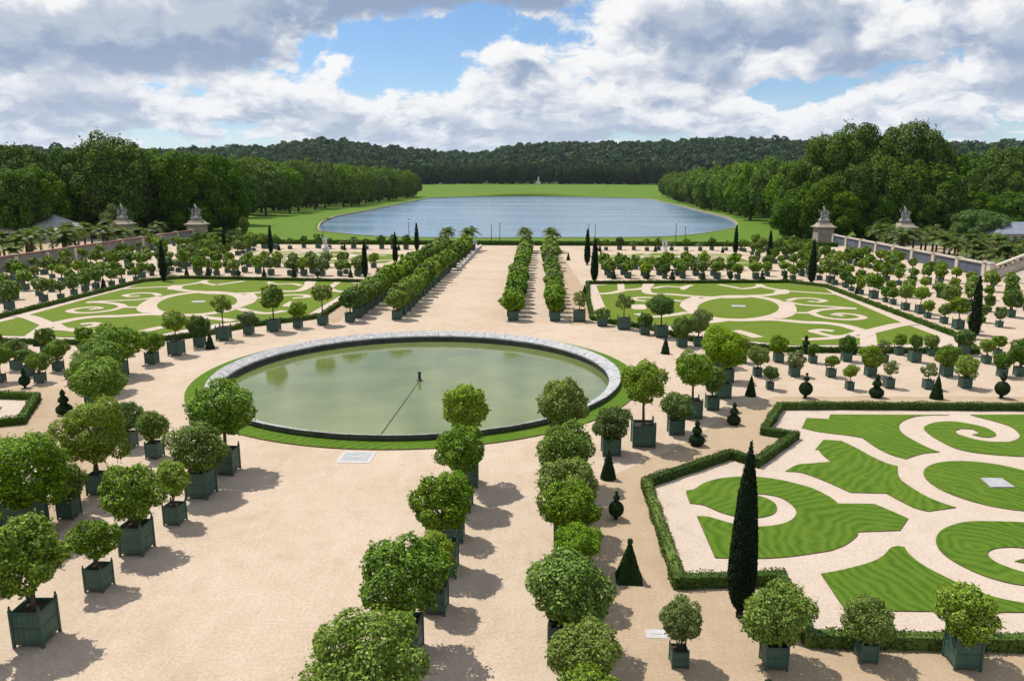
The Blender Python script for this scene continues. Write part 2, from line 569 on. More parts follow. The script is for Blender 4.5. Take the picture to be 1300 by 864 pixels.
def crown(name, seed, n, L, W, mat, lobes=16, lr=(0.34, 0.5), shell=0.62, squash=1.0, hole=0.0, tilt=0.42, sprig=0.12):
    """leafy crown of unit radius made of overlapping clumps"""
    rng = np.random.default_rng(seed)
    # evenly spread clump centres
    k = np.arange(lobes) + 0.5
    ph = np.arccos(1 - 2 * k / lobes)
    th = math.pi * (1 + 5 ** 0.5) * k + rng.uniform(0, 6.28)
    C = np.stack([np.cos(th) * np.sin(ph), np.sin(th) * np.sin(ph), np.cos(ph)], 1)
    C = C * (shell * rng.uniform(0.80, 1.14, (lobes, 1))) + rng.normal(0, 0.055, (lobes, 3))
    R = rng.uniform(lr[0], lr[1], lobes)
    pick = rng.choice(lobes, n * 2, p=R ** 2 / (R ** 2).sum())
    dirs = unit(rng.normal(size=(n * 2, 3)) + 0.35 * unit(C)[pick])
    rr = R[pick] * (1.0 - 0.38 * rng.random(n * 2) ** 2)
    P = C[pick] + dirs * rr[:, None]
    dist = np.linalg.norm(P, axis=1)
    dl = np.linalg.norm(P[:, None, :] - C[None, :, :], axis=2) / R[None, :]
    buried = (dl < 0.72).sum(1) - (rr / R[pick] < 0.72)
    keep = (dist > 0.30) & ((buried < 1) | (rng.random(n * 2) < 0.20))
    if hole:
        hc = unit(rng.normal(size=(9, 3))) * 0.85
        keep &= (np.linalg.norm(P[:, None] - hc[None], axis=2) > hole).all(1)
    idx = np.nonzero(keep)[0][:n]
    P, dirs = P[idx], dirs[idx]
    if sprig:
        # short shoots that break the outline
        out = np.nonzero(np.linalg.norm(P, axis=1) > 0.72)[0]
        ns = min(len(out), int(n * sprig / 6))
        st_ = P[rng.choice(out, ns, replace=False)]
        sd = unit(unit(st_) + rng.normal(0, 0.45, st_.shape) + np.array([0, 0, 0.25]))
        ex = [st_ + sd * (0.024 * (k_ + 1)) * rng.uniform(0.5, 1.3, (ns, 1)) + rng.normal(0, 0.012, st_.shape) for k_ in range(6)]
        P = np.concatenate([P] + ex)
        dirs = np.concatenate([dirs] + [sd] * 6)
    N = unit(dirs * (1 - tilt) + unit(rng.normal(size=P.shape)) * tilt + np.array([0, 0, 0.28]))
    Q = leaf_quads(P, N, L, W, rng)
    Q[:, 2] *= squash
    return quad_mesh(name, Q, mat, len(P))

# ------------------------------------------------------------------ plan of the garden, in metres (x across, y along the avenue)
NEAR_LAWNS = [[(16.2,45.7), (17.18,47.75), (18.51,47.56), (18.99,48.59), (26.76,48.84), (24.88,48.6), (23.62,47.84), (22.64,46.77), (22.14,45.66), (21.96,44.54),
    (22.09,43.35), (22.3,42.28), (22.58,41.69), (21.73,41.48), (21.04,41.11), (20.14,40.48), (19.7,41.01), (19.41,41.76), (19.27,42.68), (19.2,43.96), (18.49,44.38),
    (17.01,44.98)],[(12.93,38.36), (13.85,39.31), (14.78,39.58), (15.88,39.87), (15.78,40.96), (15.87,41.73), (15.67,41.79), (16.75,43.52), (17.72,43.36), (18.1,42.22),
    (18.41,40.83), (18.81,39.76), (19.2,39.37), (18.77,38.4), (18.5,37.42), (18.55,36.5), (18.76,35.34), (19.18,34.53), (19.54,34.1), (18.93,33.9), (17.99,33.6),
    (17.54,34.01), (17.21,34.9), (16.98,35.64), (15.27,35.66), (14.83,36.53), (14.25,37.55), (13.66,38.22)],[(7.22,35.54), (7.64,35.72), (8.31,36.55), (9.16,37.15),
    (10.2,37.47), (11.33,37.46), (12.28,37.14), (12.99,36.65), (13.58,36.08), (14.05,35.04), (14.16,34.31), (15.86,34.33), (16.24,33.69), (16.72,32.78), (16.1,31.95),
    (15.81,31.55), (13.88,31.31), (13.7,30.93), (12.91,30.1), (12.13,29.57), (11.53,29.34), (10.12,28.91), (8.79,28.71), (7.14,28.7), (7.15,29.77), (7.18,32.61),
    (7.7,32.55), (8.55,31.94), (9.31,31.65), (10.01,31.69), (10.78,31.96), (11.43,32.47), (11.86,33.24), (11.93,34.03), (11.66,34.84), (11.16,35.19), (10.58,35.3),
    (9.98,35.19), (10.52,35.07), (10.9,34.8), (11.16,34.18), (11.02,33.46), (10.65,32.93), (10.06,32.61), (9.41,32.55), (8.75,32.77), (8.27,33.17), (7.81,33.76),
    (7.55,33.93), (7.13,34.03), (7.16,35.02)],[(10.98,27.58), (11.6,27.79), (12.33,28.1), (13.25,28.56), (13.99,29.11), (14.68,29.89), (15.04,30.05), (15.27,29.99),
    (15.18,29.36), (15.28,28.52), (15.56,27.84), (15.95,27.08), (16.35,26.53), (16.89,26.06), (17.62,25.77), (18.7,25.51), (18.46,25.14), (17.23,25.14), (12.23,25.03),
    (10.94,25.12)],[(23.72,45.89), (24.35,46.69), (25.22,47.26), (26.28,47.42), (27.12,46.98), (27.67,46.22), (27.68,45.31), (27.39,44.72), (26.84,44.4), (26.41,44.45),
    (26.08,44.87), (26.74,45.23), (26.66,45.94), (26.02,45.99), (25.39,45.51), (25.26,44.91), (25.63,44.21), (26.11,43.74), (26.85,43.6), (27.74,43.74), (28.86,44.78),
    (29.34,46.45), (28.89,47.7), (28.35,48.51), (28.17,48.93), (31.75,49.17), (34.09,49.28), (33.01,46.16), (31.05,43.21), (28.84,41.18), (26.9,41.15), (24.95,41.5),
    (23.97,42.1), (23.66,42.87), (23.51,44.4)],[(16.92,30.7), (17.54,31.55), (18.42,32.21), (19.3,32.57), (20.38,32.65), (21.74,32.6), (23.29,32.35), (23.82,31.37),
    (23.19,30.12), (21.95,29.32), (20.88,29.61), (20.22,30.09), (19.48,30.13), (18.85,29.93), (18.42,29.51), (18.33,28.91), (18.6,28.41), (18.99,28.05), (19.68,27.72),
    (20.36,27.39), (19.56,26.84), (18.37,27.02), (17.67,27.33), (17.1,27.91), (16.7,28.77), (16.61,29.7)]]
NEAR_TIP = [(19.16,28.94), (19.66,29.16), (20.05,28.98), (19.44,28.79)]
SLAB = [(22.65,37.71), (23.71,37.7), (23.68,36.57), (22.5,36.52)]
NEAR_HEDGE = [(34.88,50.56), (19.78,49.95), (16.04,49.69), (13.5,44.39), (15.08,43.59), (11.64,39.1), (10.49,40.26), (5.29,35.99), (5.27,26.41), (9.15,26.81),
    (8.96,22.92), (17.05,23.01)]
FAR_HEDGE = [(6.75,112.43), (36.99,115.41), (40.95,110.79), (40.82,74.01), (38.76,67.63), (22.16,67.48), (16.32,69.9), (14.0,72.32), (11.49,76.99), (9.59,78.64),
    (7.29,80.57), (5.57,82.64), (5.91,97.63)]
FAR_LAWN = [(7.92,110.71), (11.99,113.55), (36.6,114.87), (40.58,110.34), (39.61,104.05), (39.58,96.53), (39.0,82.36), (39.23,75.14), (37.35,73.16), (34.37,71.21),
    (22.98,70.31), (18.53,72.99), (16.45,77.69), (14.31,79.32), (12.45,80.13), (9.35,80.89), (7.61,83.19)]
FAR_STROKES = [(1.2,[(7.67,102.35), (9.69,103.49), (11.46,106.04), (13.58,107.26), (15.26,109.8), (16.27,113.84)]), (1.0,[(11.86,114.51), (11.11,106.33)]),
    (1.3,[(15.77,113.64), (14.6,106.52), (14.77,103.01), (17.45,102.42), (20.1,100.84), (22.62,99.99), (26.19,100.31), (27.74,101.52), (29.81,102.19), (32.77,104.4),
    (32.76,105.91), (34.08,105.98)]), (0.9,[(15.71,108.18), (17.82,110.27), (20.0,109.72), (21.99,111.86)]), (0.9,[(26.09,112.77), (27.53,110.12), (28.4,108.2),
    (30.96,110.3), (32.3,113.1)]), (1.0,[(32.05,113.44), (32.1,110.36), (33.27,107.5), (34.17,106.3), (33.64,105.96)]), (1.5,[(29.39,91.71), (28.76,89.98), (27.95,88.37),
    (27.02,86.93), (25.99,85.68), (24.9,84.68), (23.79,83.92), (22.7,83.45), (21.64,83.25), (20.65,83.35), (19.77,83.72), (19.01,84.38), (18.41,85.3), (17.98,86.47),
    (17.75,87.86), (17.74,89.43), (17.96,91.13), (18.4,92.9), (19.07,94.69), (19.96,96.4), (21.02,97.97), (22.23,99.31), (23.52,100.34), (24.84,101.02), (26.13,101.29),
    (27.3,101.14), (28.32,100.59), (29.13,99.66), (29.69,98.41), (30.0,96.92), (30.04,95.25), (29.83,93.49), (29.39,91.71)]), (1.0,[(20.25,100.0), (18.23,96.28),
    (16.6,97.24), (14.45,99.15), (12.38,99.04), (11.56,97.25), (13.27,96.42)]), (1.1,[(16.9,87.94), (14.76,86.02), (12.63,84.89), (11.36,86.06), (11.11,86.89)]),
    (1.3,[(20.18,83.28), (18.54,82.05), (16.29,81.0), (14.44,79.99)]), (1.5,[(22.6,83.3), (25.44,83.73), (28.39,82.25), (30.45,81.89), (31.97,80.59), (32.59,78.43),
    (32.88,76.77), (31.72,73.58), (30.14,69.57)]), (1.5,[(32.88,76.77), (35.4,79.0), (37.98,81.16), (40.11,82.18)]), (1.0,[(32.67,77.42), (30.11,74.88), (28.7,74.81),
    (27.93,76.12), (27.66,77.18), (28.87,77.91), (29.76,77.28)]), (1.3,[(19.71,77.12), (20.58,75.52), (21.17,73.67)]), (1.0,[(29.5,88.35), (31.16,88.44), (32.93,90.4),
    (35.81,91.69), (37.72,91.55)]), (0.9,[(31.34,88.45), (31.4,86.03), (32.55,84.38), (34.37,84.18), (36.08,85.45), (35.94,87.29), (34.63,88.07), (33.4,87.17),
    (34.26,86.38)]), (0.9,[(31.39,97.35), (33.05,99.43), (35.26,99.95), (36.24,97.86), (34.87,96.5), (33.93,97.22)]), (0.9,[(30.99,96.68), (32.35,94.24), (35.68,92.85),
    (37.81,91.79)]), (0.9,[(32.32,105.89), (34.74,106.02), (37.17,104.93), (39.65,103.58)]), (1.0,[(25.29,72.89), (27.42,73.37), (29.55,74.23), (31.73,74.34)])]
FAR_BLOBS = [[(19.78,108.72), (20.96,111.29), (22.2,112.39), (21.09,109.28), (19.94,106.64), (19.58,107.1)],[(18.55,98.01), (20.25,99.45), (20.79,98.12), (18.88,92.95),
    (18.58,87.27), (17.49,87.21), (16.95,90.27), (17.04,93.46)],[(29.58,96.61), (31.38,95.43), (29.59,88.36), (27.08,84.6), (25.67,84.53), (27.68,87.72),
    (29.07,91.69)],[(11.05,92.79), (12.7,93.61), (12.43,90.04), (10.92,89.97)],[(32.58,77.58), (33.94,77.82), (34.7,78.11), (32.84,75.17), (31.88,74.34)],[(33.23,107.5),
    (34.58,107.25), (33.36,103.69), (31.0,102.83)]]
FAR_OVAL_SLAB = [(23.3,93.42), (24.99,93.26), (24.68,92.05), (23.11,92.21)]
LAKE = [(7.55,234.98), (-16.46,231.86), (-31.95,232.46), (-40.79,233.18), (-51.24,236.44), (-67.5,250.95), (-76.54,262.14), (-83.71,283.9), (-92.95,321.34),
    (-101.42,378.56), (-102.33,448.84), (-108.23,587.89), (-111.47,709.49), (-108.52,795.32), (-60.57,856.44), (0.64,881.52), (59.66,830.93), (102.96,771.47),
    (99.77,653.07), (97.83,552.23), (92.41,453.77), (90.59,393.69), (84.93,347.33), (77.6,310.49), (69.31,285.01), (49.03,251.21), (31.96,237.82)]
SAND = [(1.42,19.44), (1.73,29.04), (2.33,35.65), (4.33,38.05), (9.1,43.55), (13.76,50.98), (16.74,52.88), (20.39,53.05), (37.03,53.82), (35.47,51.41), (16.31,50.53),
    (13.73,45.14), (15.33,44.33), (11.84,39.77), (10.67,40.94), (5.38,36.6), (5.36,26.86), (9.3,27.26), (9.11,23.31), (17.34,23.4), (15.15,20.03)]

# ------------------------------------------------------------------ the setting: terrain, lake, garden floor
RNG = random.Random(7)
AXIS = -9.55                                  # the garden's line of symmetry (x)
def mirror(poly, ax=AXIS):
    return [(2 * ax - x, y) for x, y in poly]


def sstep(a, b, v):
    t = min(1.0, max(0.0, (v - a) / (b - a)))
    return t * t * (3 - 2 * t)


HILL = [(-1.2, 50), (-0.72, 54), (-0.56, 50), (-0.45, 50), (-0.36, 60), (-0.27, 78), (-0.20, 68), (-0.12, 60), (-0.07, 62), (-0.045, 76),
        (0.02, 86), (0.10, 84), (0.20, 85), (0.27, 80), (0.34, 70), (0.6, 60), (1.2, 55)]


def hill_top(a):
    if a <= HILL[0][0]:
        return HILL[0][1]
    for (a0, h0), (a1, h1) in zip(HILL, HILL[1:]):
        if a <= a1:
            t = (a - a0) / (a1 - a0)
            t = t * t * (3 - 2 * t)
            return h0 + (h1 - h0) * t
    return HILL[-1][1]


def terrain(x, y):
    z = -1.9
    if y < 215:
        z = -1.9 + 1.2 * sstep(215, 188, y)
    z += 12.6 * sstep(820, 1010, y)
    r = math.hypot(x, y)
    a = math.atan2(x, y)
    if y > 0:
        z += (hill_top(a) - 12.0) * sstep(1150, 1950, r) * sstep(1.5, 1.1, abs(a))
    side = abs(x + 5) - 180
    z += 10.0 * sstep(0, 350, side) * sstep(300, 600, y)
    return z


lake = smooth_poly(LAKE, True, 4, 80)
NL = len(lake)
cx_, cy_ = -5.0, 480.0
loops = [[(cx_ + (x - cx_) * 0.985, cy_ + (y - cy_) * 0.985, -4.0) for x, y in lake], [(x, y, -2.75) for x, y in lake],
         [(x, y, -2.05) for x, y in lake]]
angs = [math.atan2(y - cy_, x - cx_) for x, y in lake]
for t in (0.004, 0.012, 0.03, 0.07, 0.13, 0.2, 0.3, 0.42, 0.56, 0.7, 0.85, 1.0):
    loops.append([])
    for (x, y), a in zip(lake, angs):
        X, Y = x * (1 - t) + (cx_ + 1150 * math.cos(a)) * t, y * (1 - t) + (cy_ + 1150 * math.sin(a)) * t
        loops[-1].append((X, Y, terrain(X, Y)))
for Rr in (1250, 1350, 1450, 1600, 1800, 2100, 2600, 3500, 9000):
    loops.append([(cx_ + Rr * math.cos(a), cy_ + Rr * math.sin(a), terrain(cx_ + Rr * math.cos(a), cy_ + Rr * math.sin(a))) for a in angs])
TV = [v for lp in loops for v in lp]
TF, TM = [], []
for i in range(len(loops) - 1):
    for j in range(NL):
        k2 = (j + 1) % NL
        TF.append((i * NL + j, i * NL + k2, (i + 1) * NL + k2, (i + 1) * NL + j))
        gx_, gy_ = loops[i][j][0], loops[i][j][1]
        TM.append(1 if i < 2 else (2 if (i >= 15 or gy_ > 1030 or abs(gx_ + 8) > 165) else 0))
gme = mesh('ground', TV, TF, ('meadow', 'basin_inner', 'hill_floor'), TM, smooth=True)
# make sure faces look up
if gme.polygons[5 * NL].normal.z < 0:
    gme.flip_normals()
obj('ground', gme, kind='structure')
obj('lake_water', slab('lake_water', lake, -2.9, -2.6, ('lake_water',)), kind='structure')
# pale stone edging of the lake, one long kerb
kerb = MB()
for i in range(NL):
    (x0, y0), (x1, y1) = lake[i], lake[(i + 1) % NL]
    t = Vector((x1 - x0, y1 - y0)).normalized()
    nrm = Vector((t.y, -t.x)) * (1 if (Vector((x0 - cx_, y0 - cy_)).dot(Vector((t.y, -t.x))) > 0) else -1)
    o0, o1 = Vector((x0, y0)) - nrm * 0.15, Vector((x1, y1)) - nrm * 0.15
    q0, q1 = o0 + nrm * 0.6, o1 + nrm * 0.6
    kerb.add([(o0.x, o0.y, -3.2), (o1.x, o1.y, -3.2), (q1.x, q1.y, -3.2), (q0.x, q0.y, -3.2), (o0.x, o0.y, -1.85), (o1.x, o1.y, -1.85), (q1.x, q1.y, -1.83), (q0.x, q0.y, -1.83)],
             [(4, 5, 6, 7), (0, 1, 5, 4), (2, 3, 7, 6)])
obj('lake_kerb', kerb.mesh('lake_kerb', 'pier_stone'), kind='structure')
obj('road', slab('road', [(-700, 190), (700, 190), (700, 199), (-700, 199)], -1.2, -0.35, ('asphalt', 'concrete')), kind='structure')

for (xa, xb) in ((72.0, 135.0), (-150.0, -91.0)):
    obj('outer_path', slab('outer_path', [(xa, 20), (xb, 20), (xb, 189), (xa, 189)], -2.2, -0.3, ('ochre_sand', 'wall_stone')), kind='structure')

# garden floor, with a cut-out for the fountain basin
PC, PR_IN, PR_OUT, PR_GRASS = (-9.6, 57.75), 14.85, 15.75, 17.1
x0, x1, y0, y1 = -91.0, 72.0, -12.0, 184.0
NS = 96
inner = [(PC[0] + 15.0 * math.cos(2 * math.pi * i / NS), PC[1] + 15.0 * math.sin(2 * math.pi * i / NS)) for i in range(NS)]
outer = []
for (x, y) in inner:
    dx_, dy_ = x - PC[0], y - PC[1]
    s = min(((x1 - PC[0]) / dx_) if dx_ > 1e-6 else 1e9, ((x0 - PC[0]) / dx_) if dx_ < -1e-6 else 1e9,
            ((y1 - PC[1]) / dy_) if dy_ > 1e-6 else 1e9, ((y0 - PC[1]) / dy_) if dy_ < -1e-6 else 1e9)
    outer.append((PC[0] + dx_ * s, PC[1] + dy_ * s))
GV = [(x, y, 0.0) for x, y in inner] + [(x, y, 0.0) for x, y in outer]
GF = [(i, NS + i, NS + (i + 1) % NS, (i + 1) % NS) for i in range(NS)]
# the four corners of the rectangle
for (qx, qy) in ((x0, y0), (x1, y0), (x1, y1), (x0, y1)):
    aq = math.atan2(qy - PC[1], qx - PC[0]) % (2 * math.pi)
    i = int(aq / (2 * math.pi) * NS)
    GV.append((qx, qy, 0.0))
    GF.append((NS + i, len(GV) - 1, NS + (i + 1) % NS))
nb = len(GV)
for q in ((x0, y0), (x1, y0), (x1, y1), (x0, y1)):
    GV += [(q[0], q[1], 0.0), (q[0], q[1], -2.2)]
for i in range(4):
    a, b = nb + 2 * i, nb + 2 * ((i + 1) % 4)
    GF.append((a, a + 1, b + 1, b))
obj('gravel_ground', mesh('gravel_ground', GV, GF, ('gravel', 'wall_stone'), [0] * (NS + 4) + [1] * 4), kind='structure')


def rough_edge(poly, amp, seed, step=1.0):
    r = random.Random(seed)
    out = []
    n = len(poly)
    for i in range(n):
        a, b = Vector(poly[i]), Vector(poly[(i + 1) % n])
        k = max(1, int((b - a).length / step))
        for j in range(k):
            p = a.lerp(b, j / k)
            if j:
                p += Vector((r.uniform(-amp, amp), r.uniform(-amp, amp)))
            out.append((p.x, p.y))
    return out


sand = rough_edge(SAND, 0.14, 3)
obj('sand_border', slab('sand_border', sand, -0.05, 0.006, ('ochre_sand',)), kind='structure')
obj('sand_border', slab('sand_border', rough_edge(mirror(SAND), 0.14, 4), -0.05, 0.006, ('ochre_sand',)), kind='structure')
for s_ in (0, 1):
    st = [(3.0, 79.5), (5.6, 80.5), (5.9, 112), (3.2, 176), (2.6, 176)]
    st = rough_edge(st if not s_ else mirror(st), 0.12, 5 + s_)
    obj('sand_border', slab('sand_border', st, -0.05, 0.006, ('ochre_sand',)), kind='structure')

# ---- parterres: lawn pieces, paths, hedges
OVC, OVR = (23.05, 37.05), 3.25


def circle(c, r, n=40, rz=None):
    return [(c[0] + r * math.cos(2 * math.pi * i / n), c[1] + (rz or r) * math.sin(2 * math.pi * i / n)) for i in range(n)]


for side in (0, 1):
    tf = (lambda p: p) if not side else mirror
    base = tf([(NEAR_HEDGE[0][0] + 14, NEAR_HEDGE[0][1])] + list(NEAR_HEDGE[1:-1]) + [(NEAR_HEDGE[0][0] + 14, NEAR_HEDGE[-1][1])])
    obj('parterre_path', slab('parterre_path', base, -0.04, 0.012, ('pale_path',)), kind='structure')
    lawns = [smooth_poly(p, True, 4) for p in NEAR_LAWNS] + [circle(OVC, OVR), NEAR_TIP]
    lawns += [mirror(p, OVC[0]) for p in lawns[1:3]]
    for p in lawns:
        obj('lawn', slab('lawn', tf(p), 0.0, 0.055, ('lawn', 'soil_edge')), kind='structure')
    fh = tf(FAR_HEDGE)
    obj('parterre_path', slab('parterre_path', fh, -0.04, 0.012, ('pale_path',)), kind='structure')
    obj('lawn', slab('lawn', tf(FAR_LAWN), 0.0, 0.05, ('lawn_far', 'soil_edge')), kind='structure')
    for i, (wd, pts) in enumerate(FAR_STROKES):
        obj('scroll_path', ribbon('scroll_path', tf(pts), wd, 0.055 + 0.0008 * i, 'pale_path'), kind='structure')
    for i, p in enumerate(FAR_BLOBS):
        obj('scroll_path', slab('scroll_path', smooth_poly(tf(p), True, 4, 100), 0.03, 0.073 + 0.0008 * i, ('pale_path',)), kind='structure')
    # the third lawn, beyond the cross alley
    def third(pts):
        o = []
        for (x, y) in pts:
            o.append((8.6 + (x - 6.5) * 0.94, 163.5 - (y - 68.5) * 0.545))
        return tf(o)
    obj('lawn', slab('lawn', third(FAR_LAWN), 0.0, 0.05, ('lawn_far', 'soil_edge')), kind='structure')
    for i, (wd, pts) in enumerate(FAR_STROKES):
        obj('scroll_path', ribbon('scroll_path', third(pts), wd * 1.05, 0.055 + 0.0008 * i, 'pale_path'), kind='structure')
    for p, nm, mm in ((SLAB, 'stone_plate', 'slab_grey'), (FAR_OVAL_SLAB, 'stone_plate', 'slab_grey')):
        q = tf(p)
        o = obj(nm, slab(nm, q, 0.03, 0.12 if p is SLAB else 0.1, (mm, 'concrete')))
        o['label'] = 'flat grey stone plate set in the %s oval lawn on the %s side' % ('mown' if p is SLAB else 'scrolled', 'stair' if not side else 'red wall')
        o['category'] = 'stone plate'


def hedge(poly, closed, label, wd=0.45, ht=0.5, dens=260, L=0.075, seed=1):
    """clipped box hedge: solid core, dense small leaves, slightly uneven top"""
    rng = np.random.default_rng(seed)
    root = obj('box_hedge', None, label=label, category='hedge', group='low box hedges round the lawns')
    n = len(poly)
    P = [Vector(p) for p in poly]
    cx = sum(p.x for p in P) / n; cy = sum(p.y for p in P) / n
    root.location = (cx, cy, 0)
    nrm = []
    segs = [(i, (i + 1) % n) for i in range(n if closed else n - 1)]
    def segn(a, b):
        t = (P[b] - P[a]).normalized()
        return Vector((-t.y, t.x))
    for i in range(n):
        ns = []
        if closed or i > 0:
            ns.append(segn((i - 1) % n, i))
        if closed or i < n - 1:
            ns.append(segn(i, (i + 1) % n))
        m = ns[0] if len(ns) == 1 else (ns[0] + ns[1])
        if len(ns) == 2:
            m = m / max(0.35, (1 + ns[0].dot(ns[1])))
        nrm.append(m)
    core = MB()
    Q = []
    for a, b in segs:
        h = wd * 0.43
        A0, A1 = P[a] + nrm[a] * h, P[a] - nrm[a] * h
        B0, B1 = P[b] + nrm[b] * h, P[b] - nrm[b] * h
        V = [(v.x - cx, v.y - cy, z) for z in (0.0, ht * 0.93) for v in (A0, A1, B1, B0)]
        core.add(V, [(4, 5, 6, 7), (1, 2, 6, 5), (3, 0, 4, 7), (0, 1, 5, 4), (2, 3, 7, 6)])
        Ls = (P[b] - P[a]).length
        m = int(Ls * dens)
        u = rng.random(m)
        fc = rng.random(m)
        per = wd + 2 * ht
        s = fc * per
        x = np.where(s < ht, -wd / 2, np.where(s < ht + wd, s - ht - wd / 2, wd / 2))
        z = np.where(s < ht, s, np.where(s < ht + wd, ht, ht - (s - ht - wd)))
        ux_ = (1 - u) * np.array(P[a].x) + u * P[b].x
        uy_ = (1 - u) * np.array(P[a].y) + u * P[b].y
        nx = (1 - u) * nrm[a].x + u * nrm[b].x
        ny = (1 - u) * nrm[a].y + u * nrm[b].y
        jit = rng.normal(0, 0.018, (m, 3))
        wob = 0.03 * np.sin(ux_ * 1.7 + uy_ * 2.3) + 0.02 * np.sin(ux_ * 5.1 - uy_ * 3.7)
        pts = np.stack([ux_ + nx * (x + wob * np.sign(x)) - cx, uy_ + ny * (x + wob * np.sign(x)) - cy, np.maximum(0.02, z + np.where(z > 0.9 * ht, wob, 0))], 1) + jit
        No = np.stack([nx * np.sign(x) * (np.abs(x) > wd * 0.49), ny * np.sign(x) * (np.abs(x) > wd * 0.49), (np.abs(x) <= wd * 0.49) * 1.0], 1)
        No = unit(No + 0.65 * rng.normal(size=(m, 3)) + np.array([0, 0, 0.2]))
        Q.append(leaf_quads(pts, No, L, L * 0.62, rng))
    Q = np.concatenate(Q)
    obj('hedge_core', core.mesh('hedge_core', 'hedge_leaf'), root)
    obj('foliage', quad_mesh('foliage', Q, 'hedge_leaf', len(Q) // 4), root)
    return root


nh = [(NEAR_HEDGE[0][0] + 14, NEAR_HEDGE[0][1])] + list(NEAR_HEDGE[1:-1]) + [(NEAR_HEDGE[0][0] + 14, NEAR_HEDGE[-1][1])]
hedge(nh, True, 'low box hedge with zigzag corner round the striped scroll lawns by the tall cypress', dens=420, L=0.085, seed=11)
hedge(mirror(nh), True, 'low box hedge corner beside the two ball topiaries and the crowded big orange trees', dens=300, L=0.1, seed=12)
hedge(FAR_HEDGE, True, 'low box hedge round the scrolled lawn on the stair side of the avenue', dens=120, L=0.16, seed=13)
hedge(mirror(FAR_HEDGE), True, 'low box hedge round the scrolled lawn on the red wall side of the avenue', dens=120, L=0.16, seed=14)

# ---- fountain basin
ring = []
def annulus(name, r0, r1, z0, z1, mats, n=96):
    m = MB()
    V, Fs, Ms = [], [], []
    for i in range(n):
        c, s = math.cos(2 * math.pi * i / n), math.sin(2 * math.pi * i / n)
        V += [(r0 * c, r0 * s, z0), (r1 * c, r1 * s, z0), (r1 * c, r1 * s, z1), (r0 * c, r0 * s, z1)]
    for i in range(n):
        a, b = 4 * i, 4 * ((i + 1) % n)
        Fs += [(a + 3, a + 2, b + 2, b + 3), (a + 1, b + 1, b + 2, a + 2), (a, a + 3, b + 3, b)]
        Ms += [0, min(1, len(mats) - 1), min(1, len(mats) - 1)]
    return mesh(name, V, Fs, mats, Ms)


obj('grass_ring', annulus('grass_ring', PR_OUT - 0.3, PR_GRASS, -0.05, 0.07, ('lawn', 'soil_edge'), 120), loc=(PC[0], PC[1], 0), kind='structure')
basin = obj('fountain_basin', None, loc=(PC[0], PC[1], 0), label='round stone fountain basin full of green water, ringed by a grass strip', category='fountain')
obj('basin_wall', annulus('basin_wall', 14.93, 15.68, -1.6, 0.05, ('basin_inner',), 96), basin)
NC = 84
cm = MB()
da = 2 * math.pi / NC
V = []
for (r, z) in ((PR_OUT, 0.16), (PR_OUT, 0.43), (PR_OUT - 0.05, 0.46), (PR_IN + 0.05, 0.16), (PR_IN, 0.13), (PR_IN, 0.0)):
    gap = 0.012 / r
    for th in (-da / 2 + gap, 0.0, da / 2 - gap):
        V.append((r * math.cos(th), r * math.sin(th), z))
Fs = []
for i in range(5):
    for j in range(2):
        a = i * 3 + j
        Fs.append((a, a + 1, a + 4, a + 3))
Fs += [(0, 3, 6, 9, 12, 15), (2, 17, 14, 11, 8, 5)]
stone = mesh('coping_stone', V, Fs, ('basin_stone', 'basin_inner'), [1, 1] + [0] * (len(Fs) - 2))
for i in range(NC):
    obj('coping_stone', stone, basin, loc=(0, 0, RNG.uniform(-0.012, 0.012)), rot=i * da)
noz = MB().lathe([(0.22, -0.6), (0.2, 0.0), (0.12, 0.05), (0.1, 0.45), (0.16, 0.5), (0.14, 0.62), (0.05, 0.66)], 10)
obj('nozzle', noz.mesh('nozzle', 'iron'), basin, loc=(0.0, 0, -0.38))
pp = MB().tube([(0, -0.2, -0.46), (-0.16, -7, -0.445), (-0.35, -14.3, -0.445)], [0.035, 0.035, 0.035], 6)
obj('supply_pipe', pp.mesh('supply_pipe', 'iron'), basin)
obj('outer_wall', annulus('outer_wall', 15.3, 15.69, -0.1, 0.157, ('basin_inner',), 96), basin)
obj('pool_water', mesh('pool_water', [(PC[0] + 15.1 * math.cos(2 * math.pi * i / 96), PC[1] + 15.1 * math.sin(2 * math.pi * i / 96), -0.45) for i in range(96)], [tuple(range(96))], ('pool_water',)), kind='structure')

# ground hatches
def hatch(x, y, wx, wy, label, rot=0.0):
    r = obj('ground_hatch', None, loc=(x, y, 0), rot=rot, label=label, category='hatch')
    fr = MB()
    fr.box(-wx / 2, wx / 2, -wy / 2, -wy / 2 + 0.22, -0.03, 0.02).box(-wx / 2, wx / 2, wy / 2 - 0.22, wy / 2, -0.03, 0.02)
    fr.box(-wx / 2, -wx / 2 + 0.22, -wy / 2 + 0.22, wy / 2 - 0.22, -0.03, 0.02).box(wx / 2 - 0.22, wx / 2, -wy / 2 + 0.22, wy / 2 - 0.22, -0.03, 0.02)
    obj('frame', fr.mesh('frame', 'concrete'), r)
    obj('lid', MB().box(-wx / 2 + 0.23, wx / 2 - 0.23, -wy / 2 + 0.23, wy / 2 - 0.23, -0.03, 0.013).mesh('lid', 'slab_grey'), r)
    obj('grip', MB().box(-wx * 0.16, wx * 0.16, -wy * 0.06, wy * 0.06, 0.0, 0.03).mesh('grip', 'concrete'), r)


hatch(-10.2, 39.5, 1.9, 1.75, 'pale square ground hatch in the gravel beside the basin grass ring')
hatch(4.0, 23.3, 0.75, 0.5, 'small pale ground hatch beside the round orange trees, past the pyramid topiary')

# ------------------------------------------------------------------ walls, gate piers, buildings


